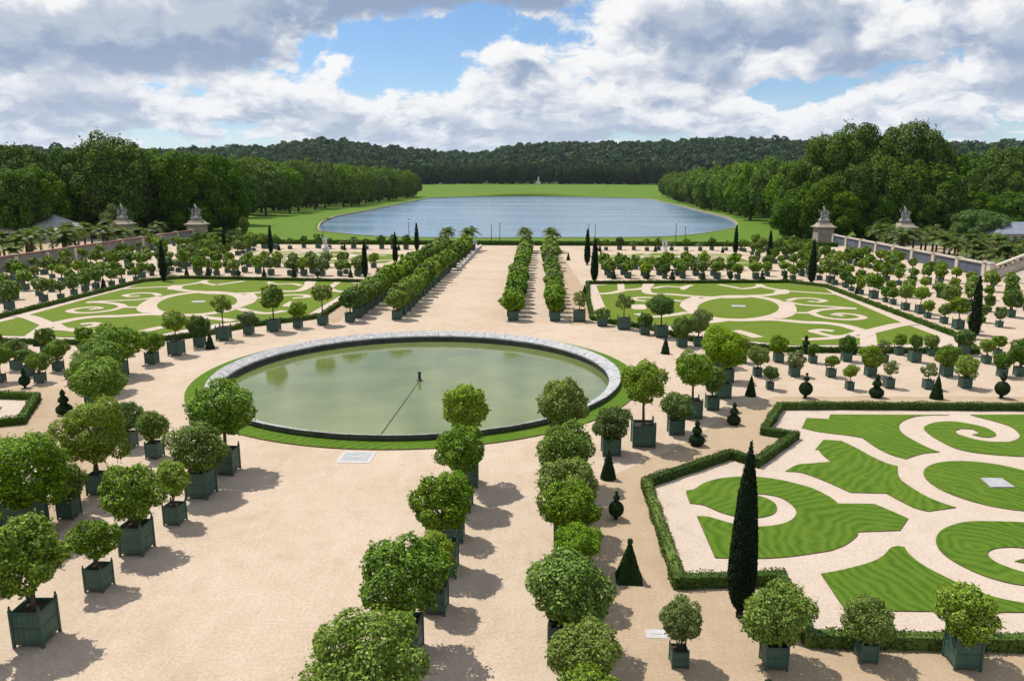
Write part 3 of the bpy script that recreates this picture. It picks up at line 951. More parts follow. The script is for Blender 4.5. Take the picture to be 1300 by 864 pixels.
def garden_wall(X, sgn, ys, ztop, panel_mat, coping_mat, label):
    r = obj('garden_wall', None, loc=(X, (ys[0] + ys[-1]) / 2, 0), label=label, category='wall')
    yc = (ys[0] + ys[-1]) / 2
    for a, b in zip(ys, ys[1:]):
        obj('wall_panel', MB().box(-0.2, 0.2, a - yc + 0.45, b - yc - 0.45, -0.6, ztop - 0.25).mesh('wall_panel', panel_mat), r)
        obj('coping', MB().box(-0.42, 0.42, a - yc + 0.005, b - yc - 0.005, ztop - 0.25, ztop).mesh('coping', coping_mat), r)
    for y in ys:
        m = MB().box(-0.5, 0.5, y - yc - 0.447, y - yc + 0.447, -0.6, ztop - 0.252).box(-0.55, 0.55, y - yc - 0.5, y - yc + 0.5, ztop + 0.003, ztop + 0.12)
        obj('pilaster', m.mesh('pilaster', 'wall_stone'), r)


garden_wall(71.3, -1, [124.8 + i * 8.12 for i in range(9)], 2.3, 'wall_render', 'wall_stone', 'long blue grey panelled wall with pale stone pilasters running to a gate pier')
garden_wall(-90.3, 1, [118.0 + i * 8.4 for i in range(10)], 2.5, 'grey_render', 'rust_coping', 'grey garden wall with red brown coping and pale pilasters')


def figure(m, base, h, lean=(0, 0), arms=((0.5, 0.1, 0.9), (-0.5, 0.1, 0.4)), seated=False, mi=0):
    """rough-hewn stone figure: legs, torso, arms, head as one shell"""
    bx, by, bz = base
    k = h / 1.8
    hip = Vector((bx + lean[0] * 0.4, by + lean[1] * 0.4, bz + (0.55 if seated else 0.95) * k))
    chest = hip + Vector((lean[0] * 0.4, lean[1] * 0.4, 0.5 * k))
    head = chest + Vector((lean[0] * 0.15, lean[1] * 0.15, 0.33 * k))
    for s in (-1, 1):
        knee = Vector((hip.x + s * 0.13 * k, hip.y - (0.42 if seated else 0.05) * k, bz + (0.5 if seated else 0.5) * k))
        foot = Vector((bx + s * 0.16 * k, by - (0.40 if seated else 0.0) * k, bz))
        m.tube([hip + Vector((s * 0.09 * k, 0, 0)), knee, foot], [0.13 * k, 0.10 * k, 0.08 * k], 6, mi)
    m.tube([hip - Vector((0, 0, 0.1 * k)), hip, chest, chest + Vector((0, 0, 0.17 * k))], [0.15 * k, 0.19 * k, 0.22 * k, 0.08 * k], 8, mi)
    m.ball(tuple(head), (0.11 * k, 0.12 * k, 0.14 * k), 8, 6, mi)
    for (ax, ay, az_) in arms:
        sh = chest + Vector((math.copysign(0.2, ax) * k, 0, 0.08 * k))
        el = sh + Vector((ax * 0.45 * k, ay * 0.4 * k, (az_ - 0.4) * 0.35 * k))
        ha = el + Vector((ax * 0.25 * k, ay * 0.4 * k, (az_ - 0.2) * 0.45 * k))
        m.tube([sh, el, ha], [0.075 * k, 0.06 * k, 0.045 * k], 6, mi)


def gate_pier(x, y, label, seed):
    r = obj('gate_pier', None, loc=(x, y, 0), label=label, category='gate pier')
    m = MB()
    m.box(-2.15, 2.15, -2.15, 2.15, -1.0, 0.7)
    obj('plinth', m.mesh('plinth', 'pier_stone'), r)
    for i in range(4):
        z0 = 0.702 + i * 0.62
        obj('stone_course', MB().box(-1.9, 1.9, -1.9, 1.9, z0, z0 + 0.55).box(-1.82, 1.82, -1.82, 1.82, z0 + 0.552, z0 + 0.618).mesh('stone_course', 'pier_stone'), r)
    z = 0.702 + 4 * 0.62
    m = MB()
    prof = [(1.95, z), (2.05, z + 0.25), (2.45, z + 0.45), (2.5, z + 0.7), (2.0, z + 0.82), (1.6, z + 1.25), (1.45, z + 1.6)]
    m.lathe([(p * 1.414, q) for p, q in prof], 4, 0, (0, 0), math.pi / 4)
    obj('cornice', m.mesh('cornice', 'pier_stone'), r)
    zt = z + 1.602
    s = MB()
    rr = random.Random(seed)
    s.ball((0, 0, zt + 0.35), (1.15, 0.9, 0.55), 9, 6)
    s.ball((0.2, 0.1, zt + 0.9), (0.6, 0.5, 0.6), 8, 5)
    figure(s, (-0.55, -0.1, zt + 0.35), 2.0, (-0.1, 0), ((-0.5, -0.2, 1.0), (0.4, 0.1, 0.9)), True)
    figure(s, (0.5, 0.15, zt + 0.45), 1.9, (0.15, 0), ((0.5, 0.2, 0.5), (-0.4, 0.2, 1.1)), True)
    s.tube([(-0.1, 0.2, zt + 0.8), (0.1, 0.2, zt + 2.0), (0.3 * rr.choice((-1, 1)), 0.2, zt + 2.75)], [0.35, 0.28, 0.10], 7)
    s.V = [(x * 1.35, y * 1.35, zt + (z_ - zt) * 1.5) for x, y, z_ in s.V]
    obj('sculpture', s.mesh('sculpture', 'statue_stone', smooth=True), r)


gate_pier(70.9, 196.5, 'tall stone gate pier with sculpture where the blue grey wall ends', 1)
gate_pier(90.9, 196.5, 'stone gate pier with sculpture standing among palms beyond the blue grey wall', 2)
gate_pier(-90.3, 197.0, 'tall stone gate pier with sculpture where the red topped wall meets the meadow', 3)
gate_pier(-110.0, 197.0, 'stone gate pier with sculpture half hidden behind palms by the red topped wall', 4)


def hip_roof(r, w_, d_, zb, zt, ridge, mat, part='roof'):
    V = [(-w_, -d_, zb), (w_, -d_, zb), (w_, d_, zb), (-w_, d_, zb), (-ridge, 0, zt), (ridge, 0, zt)]
    return obj(part, mesh(part, V, [(0, 1, 5, 4), (2, 3, 4, 5), (1, 2, 5), (3, 0, 4), (3, 2, 1, 0)], (mat,)), r)


def pavilion(x, y, label, w_, d_, eave, top, ridge, mat, chim, rot=0.0):
    r = obj('pavilion', None, loc=(x, y, -1.2), rot=rot, label=label, category='building')
    obj('wall', MB().box(-w_ + 0.5, w_ - 0.5, -d_ + 0.5, d_ - 0.5, -1.0, eave - 0.003).mesh('wall', 'wall_stone'), r)
    rf = hip_roof(r, w_, d_, eave, top, ridge, mat)
    for cx2 in chim:
        obj('chimney', MB().box(cx2 - 0.5, cx2 + 0.5, -0.4, 0.4, top - 1.0, top + 0.9).mesh('chimney', 'wall_stone'), rf)
    for i in range(int(w_)):
        xx = -w_ + 1.6 + i * 2.0
        if xx > w_ - 1.4:
            break
        wn = obj('window', MB().box(xx - 0.45, xx + 0.45, -d_ + 0.42, -d_ + 0.497, eave - 2.4, eave - 0.6).mesh('window', 'glass_dark'), r)


pavilion(124.0, 205.0, 'low pavilion with blue slate hipped roof and chimney behind the palms', 9.5, 5.5, 3.2, 6.0, 4.5, 'slate', (-4.0, 3.6), 0.06)
pavilion(134.0, 200.0, 'small slate roofed annex beside the chimneyed pavilion', 4.0, 4.0, 2.6, 5.0, 1.2, 'slate', (), 0.06)
pavilion(-131.0, 196.0, 'low building with wide pale grey hipped roof behind the palms', 9.0, 7.0, 3.6, 7.4, 3.5, 'zinc_roof', (), -0.05)

# stone staircase at the end of the blue grey wall
st = obj('stone_staircase', None, loc=(77.0, 121.0, 0), label='pale stone stair with sloping parapet rising from the end of the blue grey wall', category='staircase')
for i in range(14):
    obj('step', MB().box(-4.6 + i * 0.42, 9.0, -6.0, 1.9, -0.02 + i * 0.17 + 0.002, -0.02 + (i + 1) * 0.17).mesh('step', 'wall_stone'), st)
def prism_y(prof, ya, yb, name, mat):
    n = len(prof)
    V = [(x, ya, z) for x, z in prof] + [(x, yb, z) for x, z in prof]
    Fs = [tuple(range(n)), tuple(range(2 * n - 1, n - 1, -1))] + [(i, n + i, n + (i + 1) % n, (i + 1) % n) for i in range(n)]
    return mesh(name, V, Fs, (mat,))


obj('parapet', prism_y([(-5.4, 0.0), (9.0, 0.0), (9.0, 3.4), (0.6, 3.4), (-5.4, 1.0)], 2.0, 2.75, 'parapet', 'wall_stone'), st)
obj('handrail', prism_y([(-5.4, 1.72), (0.6, 4.12), (9.0, 4.12), (9.0, 4.36), (0.55, 4.36), (-5.4, 1.96)], 1.92, 2.83, 'handrail', 'wall_stone'), st)
for i in range(24):
    xb = -5.05 + i * 0.58
    zb = 3.4 if xb > 0.6 else 1.0 + (xb + 5.4) * 0.4
    if abs(xb - 0.6) < 0.45:
        continue
    obj('baluster', MB().lathe([(0.12, zb), (0.07, zb + 0.1), (0.14, zb + 0.32), (0.06, zb + 0.6), (0.11, zb + 0.74)], 6, 0, (xb, 2.37)).mesh('baluster', 'wall_stone'), st)
obj('newel', MB().box(-6.2, -5.41, 1.85, 2.9, 0, 2.2).box(-6.3, -5.35, 1.8, 2.95, 2.203, 2.4).mesh('newel', 'wall_stone'), st)
obj('newel', MB().box(0.2, 1.0, 1.85, 2.9, 3.35, 4.7).mesh('newel', 'wall_stone'), st)

# end hedge and balustrade of the garden
gx = [(-88, 181.5), (-14.5, 181.5)]
for (xa, xb, lab) in ((-88, -17, 'clipped dark boundary hedge on the red wall side of the avenue end'), (-2, 69, 'clipped dark boundary hedge on the stair side of the avenue end'), (-15.5, -4.0, 'short clipped hedge closing the end of the wide avenue')):
    hedge([(xa, 181.5), (xb, 181.5)], False, lab, 1.2, 1.0, 60, 0.3, seed=int(xa) + 200)

# statues
def statue(x, y, label):
    r = obj('garden_statue', None, loc=(x, y, 0), label=label, category='statue')
    m = MB().box(-0.75, 0.75, -0.75, 0.75, 0.05, 0.35).box(-0.55, 0.55, -0.55, 0.55, 0.352, 1.35).box(-0.7, 0.7, -0.7, 0.7, 1.352, 1.5)
    obj('pedestal', m.mesh('pedestal', 'marble'), r)
    s = MB()
    s.ball((0, 0.05, 1.65), (0.5, 0.45, 0.25), 8, 5)
    figure(s, (0.05, 0, 1.6), 1.9, (0.1, 0), ((0.6, 0.2, 1.1), (-0.6, 0, 0.8)))
    figure(s, (-0.3, 0.1, 2.1), 1.5, (-0.3, 0), ((-0.6, 0.2, 1.1), (0.4, 0, 0.6)))
    obj('figures', s.mesh('figures', 'marble', smooth=True), r)


statue(24.1, 150.5, 'white marble figure group on a pedestal in the lawn on the stair side')
statue(-44.5, 155.0, 'white marble figure group on a pedestal in the lawn on the red wall side')

# distant equestrian statue at the head of the lake
r = obj('equestrian_statue', None, loc=(-6.0, 1000.0, terrain(-6, 1000)), label='small pale horseman statue on a plinth at the far end of the lake lawn', category='statue')
obj('plinth', MB().box(-2.6, 2.6, -3.6, 3.6, -1, 3.4).box(-3.0, 3.0, -4.0, 4.0, 3.402, 3.9).mesh('plinth', 'marble'), r)
s = MB()
s.tube([(0, 2.2, 6.2), (0, 0, 6.0), (0, -2.0, 6.8), (0, -3.0, 8.6), (0, -3.9, 8.2)], [0.9, 1.1, 1.0, 0.55, 0.3], 8)
for sx in (-0.5, 0.5):
    s.tube([(sx, 1.9, 6.0), (sx, 2.3, 4.9), (sx, 1.9, 3.9)], [0.5, 0.3, 0.22], 6)
    s.tube([(sx, -1.8, 6.4), (sx, -2.9, 5.6), (sx, -2.5, 4.6)], [0.42, 0.28, 0.2], 6)
figure(s, (0, 0.2, 6.3), 3.6, (0, 0), ((0.5, -0.3, 0.9), (-0.5, 0, 0.4)), True)
obj('horse_and_rider', s.mesh('horse_and_rider', 'marble', smooth=True), r)


def lamp(x, y, z, h, label, arm=False):
    r = obj('street_lamp', None, loc=(x, y, z), label=label, category='street lamp', group='street lamps along the lake road')
    obj('post', MB().lathe([(0.16, -0.5), (0.16, 0.5), (0.09, 0.6), (0.06, h - 0.6)], 8).mesh('post', 'iron'), r)
    if arm:
        obj('arm', MB().tube([(0, 0, h - 0.6), (0.3, 0, h), (2.2, 0, h + 0.25)], [0.06, 0.06, 0.05], 6).mesh('arm', 'iron'), r)
        obj('lamp_head', MB().box(1.2, 2.6, -0.25, 0.25, h + 0.28, h + 0.5).mesh('lamp_head', 'iron'), r)
    else:
        obj('lantern', MB().lathe([(0.10, h - 0.6), (0.24, h - 0.05), (0.26, h), (0.05, h + 0.25)], 6).mesh('lantern', 'lamp_glass'), r)


for (lx, ly, lh) in ((-33.0, 188, 5.6), (-36.0, 205, 5.5), (-12.6, 188, 5.2), (-10.4, 186, 5.6), (11.3, 188, 5.4), (13.0, 190, 5.2), (32.5, 188, 5.6), (35.5, 192, 4.6)):
    lamp(lx, ly, -0.4, lh, 'thin dark lamp post beyond the garden end, in front of the lake')
lamp(-62.0, 214, -1.9, 6.0, 'dark street lamp with a side arm beside the rounded lake corner', True)

# ------------------------------------------------------------------ potted trees
NEAR_CROWNS = [crown('crown', 100 + i, 9500, 0.092, 0.053, 'orange_leaf', lobes=20 + i % 4 * 4, lr=(0.25, 0.43), shell=0.66, sprig=0.12, hole=0.15) for i in range(8)]
LARGE_CROWNS = [crown('crown', 125 + i, 17000, 0.066, 0.038, 'orange_leaf', lobes=30, lr=(0.22, 0.38), shell=0.69, sprig=0.08) for i in range(3)]
SPARSE_CROWNS = [crown('crown', 140 + i, 3000, 0.13, 0.065, 'pale_leaf', lobes=11, lr=(0.28, 0.42), shell=0.66, hole=0.28) for i in range(3)]
MID_CROWNS = [crown('crown', 160 + i, 1500, 0.23, 0.135, 'orange_leaf', lobes=12, lr=(0.38, 0.54), shell=0.58) for i in range(5)]
FAR_CROWNS = [crown('crown', 180 + i, 620, 0.34, 0.21, 'orange_leaf', lobes=9, lr=(0.40, 0.56), shell=0.56) for i in range(5)]

# Versailles box of unit width: plank panels, corner posts with knobs, iron rails, feet
def panel_mesh():
    m = MB()
    n = 5
    for i in range(n):
        a = -0.42 + 0.84 * i / n
        m.box(a + 0.004, a + 0.84 / n - 0.004, -0.47, -0.44, 0.10, 0.90)
    m.box(-0.42, 0.42, -0.4395, -0.42, 0.10, 0.885)
    return m.mesh('panel', 'planter_green')


def post_mesh():
    m = MB().box(-0.5, -0.42, -0.5, -0.42, 0.0, 0.98)
    m.lathe([(0.018, 0.98), (0.04, 1.01), (0.036, 1.05), (0.01, 1.075)], 6, 0, (-0.46, -0.46))
    return m.mesh('corner_post', 'planter_green')


def rails_mesh():
    m = MB()
    for z in (0.16, 0.50, 0.84):
        m.box(-0.42, 0.42, -0.485, -0.4705, z - 0.022, z + 0.022).box(-0.42, 0.42, 0.4705, 0.485, z - 0.022, z + 0.022)
        m.box(-0.485, -0.4705, -0.42, 0.42, z - 0.022, z + 0.022).box(0.4705, 0.485, -0.42, 0.42, z - 0.022, z + 0.022)
    m.box(-0.418, 0.418, -0.418, 0.418, 0.06, 0.10)
    return m.mesh('planter', 'planter_iron')


def soil_mesh():
    rr = random.Random(5)
    V, Fs = [], []
    n = 6
    for j in range(n + 1):
        for i in range(n + 1):
            V.append((-0.417 + 0.834 * i / n, -0.417 + 0.834 * j / n, 0.80 + rr.uniform(-0.015, 0.02)))
    for j in range(n):
        for i in range(n):
            a = j * (n + 1) + i
            Fs.append((a, a + 1, a + n + 2, a + n + 1))
    return mesh('soil', V, Fs, ('soil',))


def simple_box_mesh():
    m = MB()
    m.box(-0.46, 0.46, -0.46, 0.46, 0.08, 0.86)
    m.box(-0.40, 0.40, -0.40, 0.40, 0.862, 0.875, 1)
    for sx in (-1, 1):
        for sy in (-1, 1):
            m.box(sx * 0.46 - 0.04, sx * 0.46 + 0.04, sy * 0.46 - 0.04, sy * 0.46 + 0.04, 0.0, 1.0)
    for z in (0.16, 0.82):
        m.box(-0.42, 0.42, -0.475, -0.462, z - 0.03, z + 0.03).box(-0.42, 0.42, 0.462, 0.475, z - 0.03, z + 0.03)
        m.box(-0.475, -0.462, -0.42, 0.42, z - 0.03, z + 0.03).box(0.462, 0.475, -0.42, 0.42, z - 0.03, z + 0.03)
    return m.mesh('planter', 'planter_green', 'soil')


PANEL, POST, RAILS, SOIL, SBOX = panel_mesh(), post_mesh(), rails_mesh(), soil_mesh(), simple_box_mesh()


def trunk_mesh(seed, multi=False):
    """unit-height stem with limbs that spread into the crown"""
    rr = random.Random(seed)
    m = MB()
    if multi:
        for i in range(5):
            a = i * 1.257 + rr.uniform(-0.3, 0.3)
            m.tube([(0.05 * math.cos(a), 0.05 * math.sin(a), 0), (0.16 * math.cos(a), 0.16 * math.sin(a), 0.5), (0.34 * math.cos(a), 0.34 * math.sin(a), 1.05)], [0.035, 0.028, 0.012], 5)
    else:
        bx, by = rr.uniform(-0.03, 0.03), rr.uniform(-0.03, 0.03)
        m.tube([(0, 0, 0), (bx, by, 0.45), (0, 0, 0.8)], [0.062, 0.05, 0.046], 7)
        for i in range(6):
            a = i * 1.05 + rr.uniform(-0.3, 0.3)
            rl = rr.uniform(0.25, 0.42)
            m.tube([(0, 0, 0.76), (0.5 * rl * math.cos(a), 0.5 * rl * math.sin(a), 0.95), (rl * math.cos(a), rl * math.sin(a), rr.uniform(1.1, 1.35))], [0.034, 0.024, 0.010], 5)
    return m.mesh('trunk', 'bark')


TRUNKS = [trunk_mesh(i) for i in range(4)]
STEMS = [trunk_mesh(20 + i, True) for i in range(3)]


def palm_fronds(seed, n=30, drop=0.55, leafn=13, wd=0.10, mat='palm_leaf', rise=0.55):
    """arching fronds with paired leaflets, unit length"""
    rng = np.random.default_rng(seed)
    Q = []
    for i in range(n):
        a = i * 2.399 + rng.uniform(-0.2, 0.2)
        el = math.radians(rng.uniform(-5, 85)) * (0.35 + 0.65 * (i / n))
        dr = np.array([math.cos(a), math.sin(a), 0])
        side = np.array([-math.sin(a), math.cos(a), 0])
        prev = np.zeros(3)
        Lf = rng.uniform(0.85, 1.1)
        for s in range(leafn):
            t = (s + 1) / leafn
            p = dr * Lf * t * math.cos(el) + np.array([0, 0, Lf * (t * math.sin(el) + rise * 0.25 * t - drop * t * t)])
            d = p - prev
            wl = 0.30 * (1 - 0.65 * t) + 0.06
            dd = d / np.linalg.norm(d)
            for sg in (-1, 1):
                tip = p + side * sg * wl + dd * wl * 0.55 + np.array([0, 0, -0.10 * wl])
                Q += [prev, prev + side * sg * 0.012 + d * 0.5 * 0 + np.array([0, 0, .01]), tip, p + dd * 0.01]
            prev = p
    Q = np.array(Q)
    return quad_mesh('fronds', Q, mat, len(Q) // 4)


FRONDS = [palm_fronds(i) for i in range(3)]
PTRUNK = MB().tube([(0, 0, 0), (0.02, 0, 0.35), (0.0, 0.01, 0.7), (0, 0, 1.0)], [0.16, 0.13, 0.13, 0.17], 9).mesh('trunk', 'bark')


def planter(root, w_, near, ht):
    if near:
        p = obj('planter', RAILS, root, scale=(w_, w_, ht))
        for i in range(4):
            obj('panel', PANEL, p, rot=i * math.pi / 2)
            obj('corner_post', POST, p, rot=i * math.pi / 2)
        obj('soil', SOIL, p)
    else:
        p = obj('planter', SBOX, root, scale=(w_, w_, ht))
    return p


TREES = []


SPECS = []


def boxed(*a, **k):
    SPECS.append((a, k))


def build_boxed(x, y, w_, h, r_, label, group, kind='orange', leaf=None, cat='orange tree', name='boxed_orange_tree', rz=0.92):
    """a tree in a planter box: w_ box width, h height of the crown's middle, r_ crown radius"""
    i = len(TREES)
    rr = random.Random(i * 13 + 5)
    d = math.hypot(x, y)
    near = d < 62
    root = obj(name, None, loc=(x, y, 0.006 if near else 0.0), rot=rr.uniform(-0.05, 0.05), label=label, category=cat, group=group)
    ht = w_ * 1.12
    vis = (abs(x) + y) / max(1.0, math.hypot(x, y))
    w_ = w_ * 1.15 / max(1.1, vis)
    planter(root, w_, near, ht)
    top = ht * 0.80
    if kind == 'palm':
        th = max(0.4, h - top)
        obj('trunk', PTRUNK, root, loc=(0, 0, top), scale=(0.9, 0.9, th))
        obj('fronds', FRONDS[i % 3], root, loc=(0, 0, top + th * 0.97), rot=rr.uniform(0, 6.28), scale=r_)
        TREES.append(root)
        return root
    if kind == 'bush':
        rz = max(rz, 1.0)
    if kind == 'sparse':
        cm_ = SPARSE_CROWNS[i % 3]
    else:
        cm_ = (LARGE_CROWNS if r_ > 1.5 and d < 60 else NEAR_CROWNS if d < 75 else MID_CROWNS if d < 105 else FAR_CROWNS)
        cm_ = cm_[rr.randrange(len(cm_))]
    rzz = min(r_ * rz * (rr.uniform(0.93, 1.07) if near else rr.uniform(0.8, 1.25)), max(0.35, (h - top * 0.9)))
    c = obj('crown', cm_, root, loc=(0, 0, h), rot=rr.uniform(0, 6.28), scale=(r_ * rr.uniform(0.90, 1.10), r_ * rr.uniform(0.90, 1.10), rzz))
    if leaf:
        override(c, leaf)
    th = max(0.25, h - top - 0.1 * r_)
    obj('trunk', STEMS[i % 3] if kind == 'bush' else TRUNKS[i % 4], root, loc=(0, 0, top), rot=rr.uniform(0, 6.28), scale=(r_ * 1.1, r_ * 1.1, th))
    TREES.append(root)
    return root


ORD = ['first', 'second', 'third', 'fourth', 'fifth', 'sixth', 'seventh', 'eighth', 'ninth', 'tenth', 'eleventh', 'twelfth', 'thirteenth', 'fourteenth', 'fifteenth', 'sixteenth',
       'seventeenth', 'eighteenth', 'nineteenth', 'twentieth', 'twenty first', 'twenty second', 'twenty third', 'twenty fourth', 'twenty fifth']

# -- the row of boxes facing the basin on the red wall side, near end of the avenue
g1 = 'orange trees in the row facing the pyramid topiary across the gravel'
rows = [(-16.45, 37.0, 1.28, 3.45, 1.5, None, 'tall'), (-16.45, 34.0, 1.30, 2.5, 1.36, None, 'broad'), (-16.3, 31.0, 0.88, 2.1, 0.82, 'lime_leaf', 'small bright'), (-16.6, 28.3, 1.22, 2.6, 1.32, None, 'round'),
        (-16.5, 25.4, 0.90, 2.0, 0.82, None, 'small'), (-16.7, 22.1, 1.25, 3.0, 1.38, None, 'broad'), (-17.9, 20.6, 0.8, 2.0, 0.8, None, 'small')]
for i, (x, y, w_, h, r_, lf, ad) in enumerate(rows):
    boxed(x, y, w_, h, r_, '%s orange tree, %s from the basin in the single row along open gravel' % (ad, ORD[i]), g1, leaf=lf)
g2 = 'orange trees in the crowded second row'
rows = [(-21.3, 39.0, 0.88, 1.85, 0.86, None, 'small round'), (-23.6, 40.5, 0.90, 1.9, 0.92, 'dark_leaf', 'small dark'), (-21.6, 34.1, 1.0, 3.1, 1.68, 'lime_leaf', 'broad yellow green'), (-21.4, 31.4, 0.9, 1.7, 0.9, None, 'low'),
        (-22.2, 29.6, 1.6, 2.9, 2.05, None, 'very large bright green'), (-21.6, 26.0, 1.0, 2.3, 1.0, None, 'rounded')]
for i, (x, y, w_, h, r_, lf, ad) in enumerate(rows):
    boxed(x, y, w_, h, r_, '%s orange tree, %s from the basin in the crowded second row' % (ad, ORD[i]), g2, leaf=lf)
g3 = 'orange trees curving round the basin on the red wall side'
rows = [(-26.4, 43.0, 1.2, 3.3, 1.42, 'lime_leaf', 'yellow green dome'), (-29.4, 47.2, 1.2, 2.7, 1.55, None, 'dark green dome'), (-31.6, 52.0, 1.25, 2.5, 1.5, None, 'broad'), (-33.0, 56.4, 1.2, 2.6, 1.75, None, 'very broad'),
        (-32.5, 60.5, 1.0, 1.9, 1.12, None, 'low'), (-32.0, 63.8, 1.28, 3.0, 1.0, 'lime_leaf', 'slender tall'), (-31.4, 67.1, 1.0, 1.9, 1.1, 'dark_leaf', 'dark low'), (-30.5, 70.3, 1.32, 3.5, 1.0, 'lime_leaf', 'thin crowned tall'),
        (-29.1, 73.0, 0.98, 1.65, 0.85, 'pale_leaf', 'small pale'), (-27.2, 74.8, 1.26, 3.55, 1.2, None, 'tall'), (-25.3, 76.6, 0.88, 2.0, 0.9, None, 'round'), (-23.2, 78.4, 1.04, 3.5, 1.15, 'lime_leaf', 'tall yellowish')]
for i, (x, y, w_, h, r_, lf, ad) in enumerate(rows):
    boxed(x, y, w_, h, r_, '%s orange tree, %s in the basin arc on the red wall side' % (ad, ORD[i]), g3, leaf=lf, kind='sparse' if ad in ('thin crowned tall',) else 'orange')
# -- the two rows in the foreground of the avenue
g4 = 'orange trees in the first foreground double row file'
rows = [(-3.7, 36.0, 1.1, 3.95, 1.30, 'lime_leaf', 'tall yellow green'), (-3.75, 33.1, 1.1, 2.9, 1.17, None, 'dense round'), (-3.7, 30.0, 0.9, 2.3, 0.80, None, 'small'), (-3.8, 27.2, 1.2, 2.75, 1.22, None, 'dense domed'), (-3.7, 24.5, 0.85, 2.15, 0.82, 'lime_leaf', 'small bright'),
        (-4.35, 21.9, 1.15, 2.7, 1.30, None, 'broad loose'), (-4.5, 17.3, 1.4, 2.72, 1.66, 'lime_leaf', 'very large bright')]
for i, (x, y, w_, h, r_, lf, ad) in enumerate(rows):
    boxed(x, y, w_, h, r_, '%s orange tree, %s from the basin in the file beside open gravel' % (ad, ORD[i]), g4, leaf=lf)
g5 = 'orange trees in the file beside the topiaries'
rows = [(1.15, 36.3, 1.1, 4.1, 1.32, 'lime_leaf', 'tall loose'), (1.2, 33.4, 1.15, 2.85, 1.32, None, 'dense'), (1.2, 30.4, 1.15, 2.45, 1.25, 'lime_leaf', 'bright domed'), (1.15, 27.9, 1.1, 2.5, 1.15, None, 'dark domed'), (1.35, 25.1, 0.9, 2.35, 0.85, None, 'small round'),
        (0.95, 22.1, 1.25, 2.35, 1.36, None, 'broad'), (1.3, 19.3, 1.0, 2.0, 0.98, 'lime_leaf', 'small dense'), (1.3, 16.8, 1.0, 2.1, 1.0, None, 'round')]
for i, (x, y, w_, h, r_, lf, ad) in enumerate(rows):
    boxed(x, y, w_, h, r_, '%s orange tree, %s from the basin in the file beside the topiaries' % (ad, ORD[i]), g5, leaf=lf, kind='orange')
# -- the arc on the stair side
g6 = 'orange trees curving round the basin on the stair side'
rows = [(3.95, 40.7, 0.98, 1.75, 1.08, 'dark_leaf', 'low dark bushy'), (5.95, 42.3, 1.30, 3.75, 1.30, 'lime_leaf', 'tall umbrella crowned'), (8.2, 44.4, 0.94, 1.7, 1.02, None, 'low bushy'), (9.8, 47.7, 1.16, 3.2, 1.22, None, 'tall round'), (11.5, 49.6, 0.86, 2.1, 0.98, None, 'rounded'), (12.9, 52.5, 1.05, 3.5, 1.42, 'lime_leaf', 'big yellow green'),
        (14.2, 57.0, 1.0, 2.2, 1.1, 'lime_leaf', 'yellowish'), (14.4, 62.0, 1.0, 2.4, 1.1, 'lime_leaf', 'light green'), (14.6, 69.8, 0.88, 2.35, 1.08, 'pale_leaf', 'pale'), (13.0, 69.4, 0.9, 1.75, 1.0, None, 'low'), (11.75, 73.8, 1.16, 3.1, 1.2, 'dark_leaf', 'tall dark'), (10.3, 75.0, 0.9, 1.45, 0.86, 'dark_leaf', 'low dark'),
        (8.5, 77.7, 1.22, 2.85, 0.95, None, 'stemmed'), (6.4, 79.4, 0.96, 1.35, 0.9, None, 'low round')]
for i, (x, y, w_, h, r_, lf, ad) in enumerate(rows):
    boxed(x, y, w_, h, r_, 'young thin crowned tree in wide green box at the corner of the scrolled lawn' if ad == 'stemmed' else '%s orange tree, %s in the basin arc on the stair side' % (ad, ORD[i]), g6, leaf=lf, kind='sparse' if ad == 'stemmed' else 'orange',
          name='boxed_citrus_tree' if ad == 'stemmed' else 'boxed_orange_tree', cat='orange tree' if ad != 'stemmed' else 'citrus tree')
boxed(4.1, 82.0, 1.28, 2.45, 0.85, 'yellowish young tree in green box at the avenue corner of the scrolled lawn', g6, 'sparse', cat='citrus tree', name='boxed_citrus_tree', leaf='lime_leaf')
# -- front edge of the striped lawns
g7 = 'small boxed trees in front of the near box hedge'
for (x, y, w_, h, r_, lf, ad, kd) in ((4.45, 21.7, 0.56, 1.55, 0.66, 'pale_leaf', 'upright pale leaved shrub in small green box beside the loose gravel hatch', 'bush'), (7.45, 21.8, 0.80, 1.75, 0.98, 'lime_leaf', 'bright leafy orange tree in green box at the foot of the tall cypress', 'bush'),
                                      (10.5, 22.2, 0.64, 1.35, 0.72, 'pale_leaf', 'neat round pale orange tree in green box against the near hedge', 'orange'), (13.45, 22.1, 1.0, 1.75, 0.95, 'lime_leaf', 'spreading orange tree in large slatted box against the near hedge', 'orange')):
    boxed(x, y, w_, h, r_, ad, g7, kd, leaf=lf, name='boxed_shrub' if 'shrub' in ad else 'boxed_orange_tree', cat='shrub' if 'shrub' in ad else 'orange tree', rz=1.1)
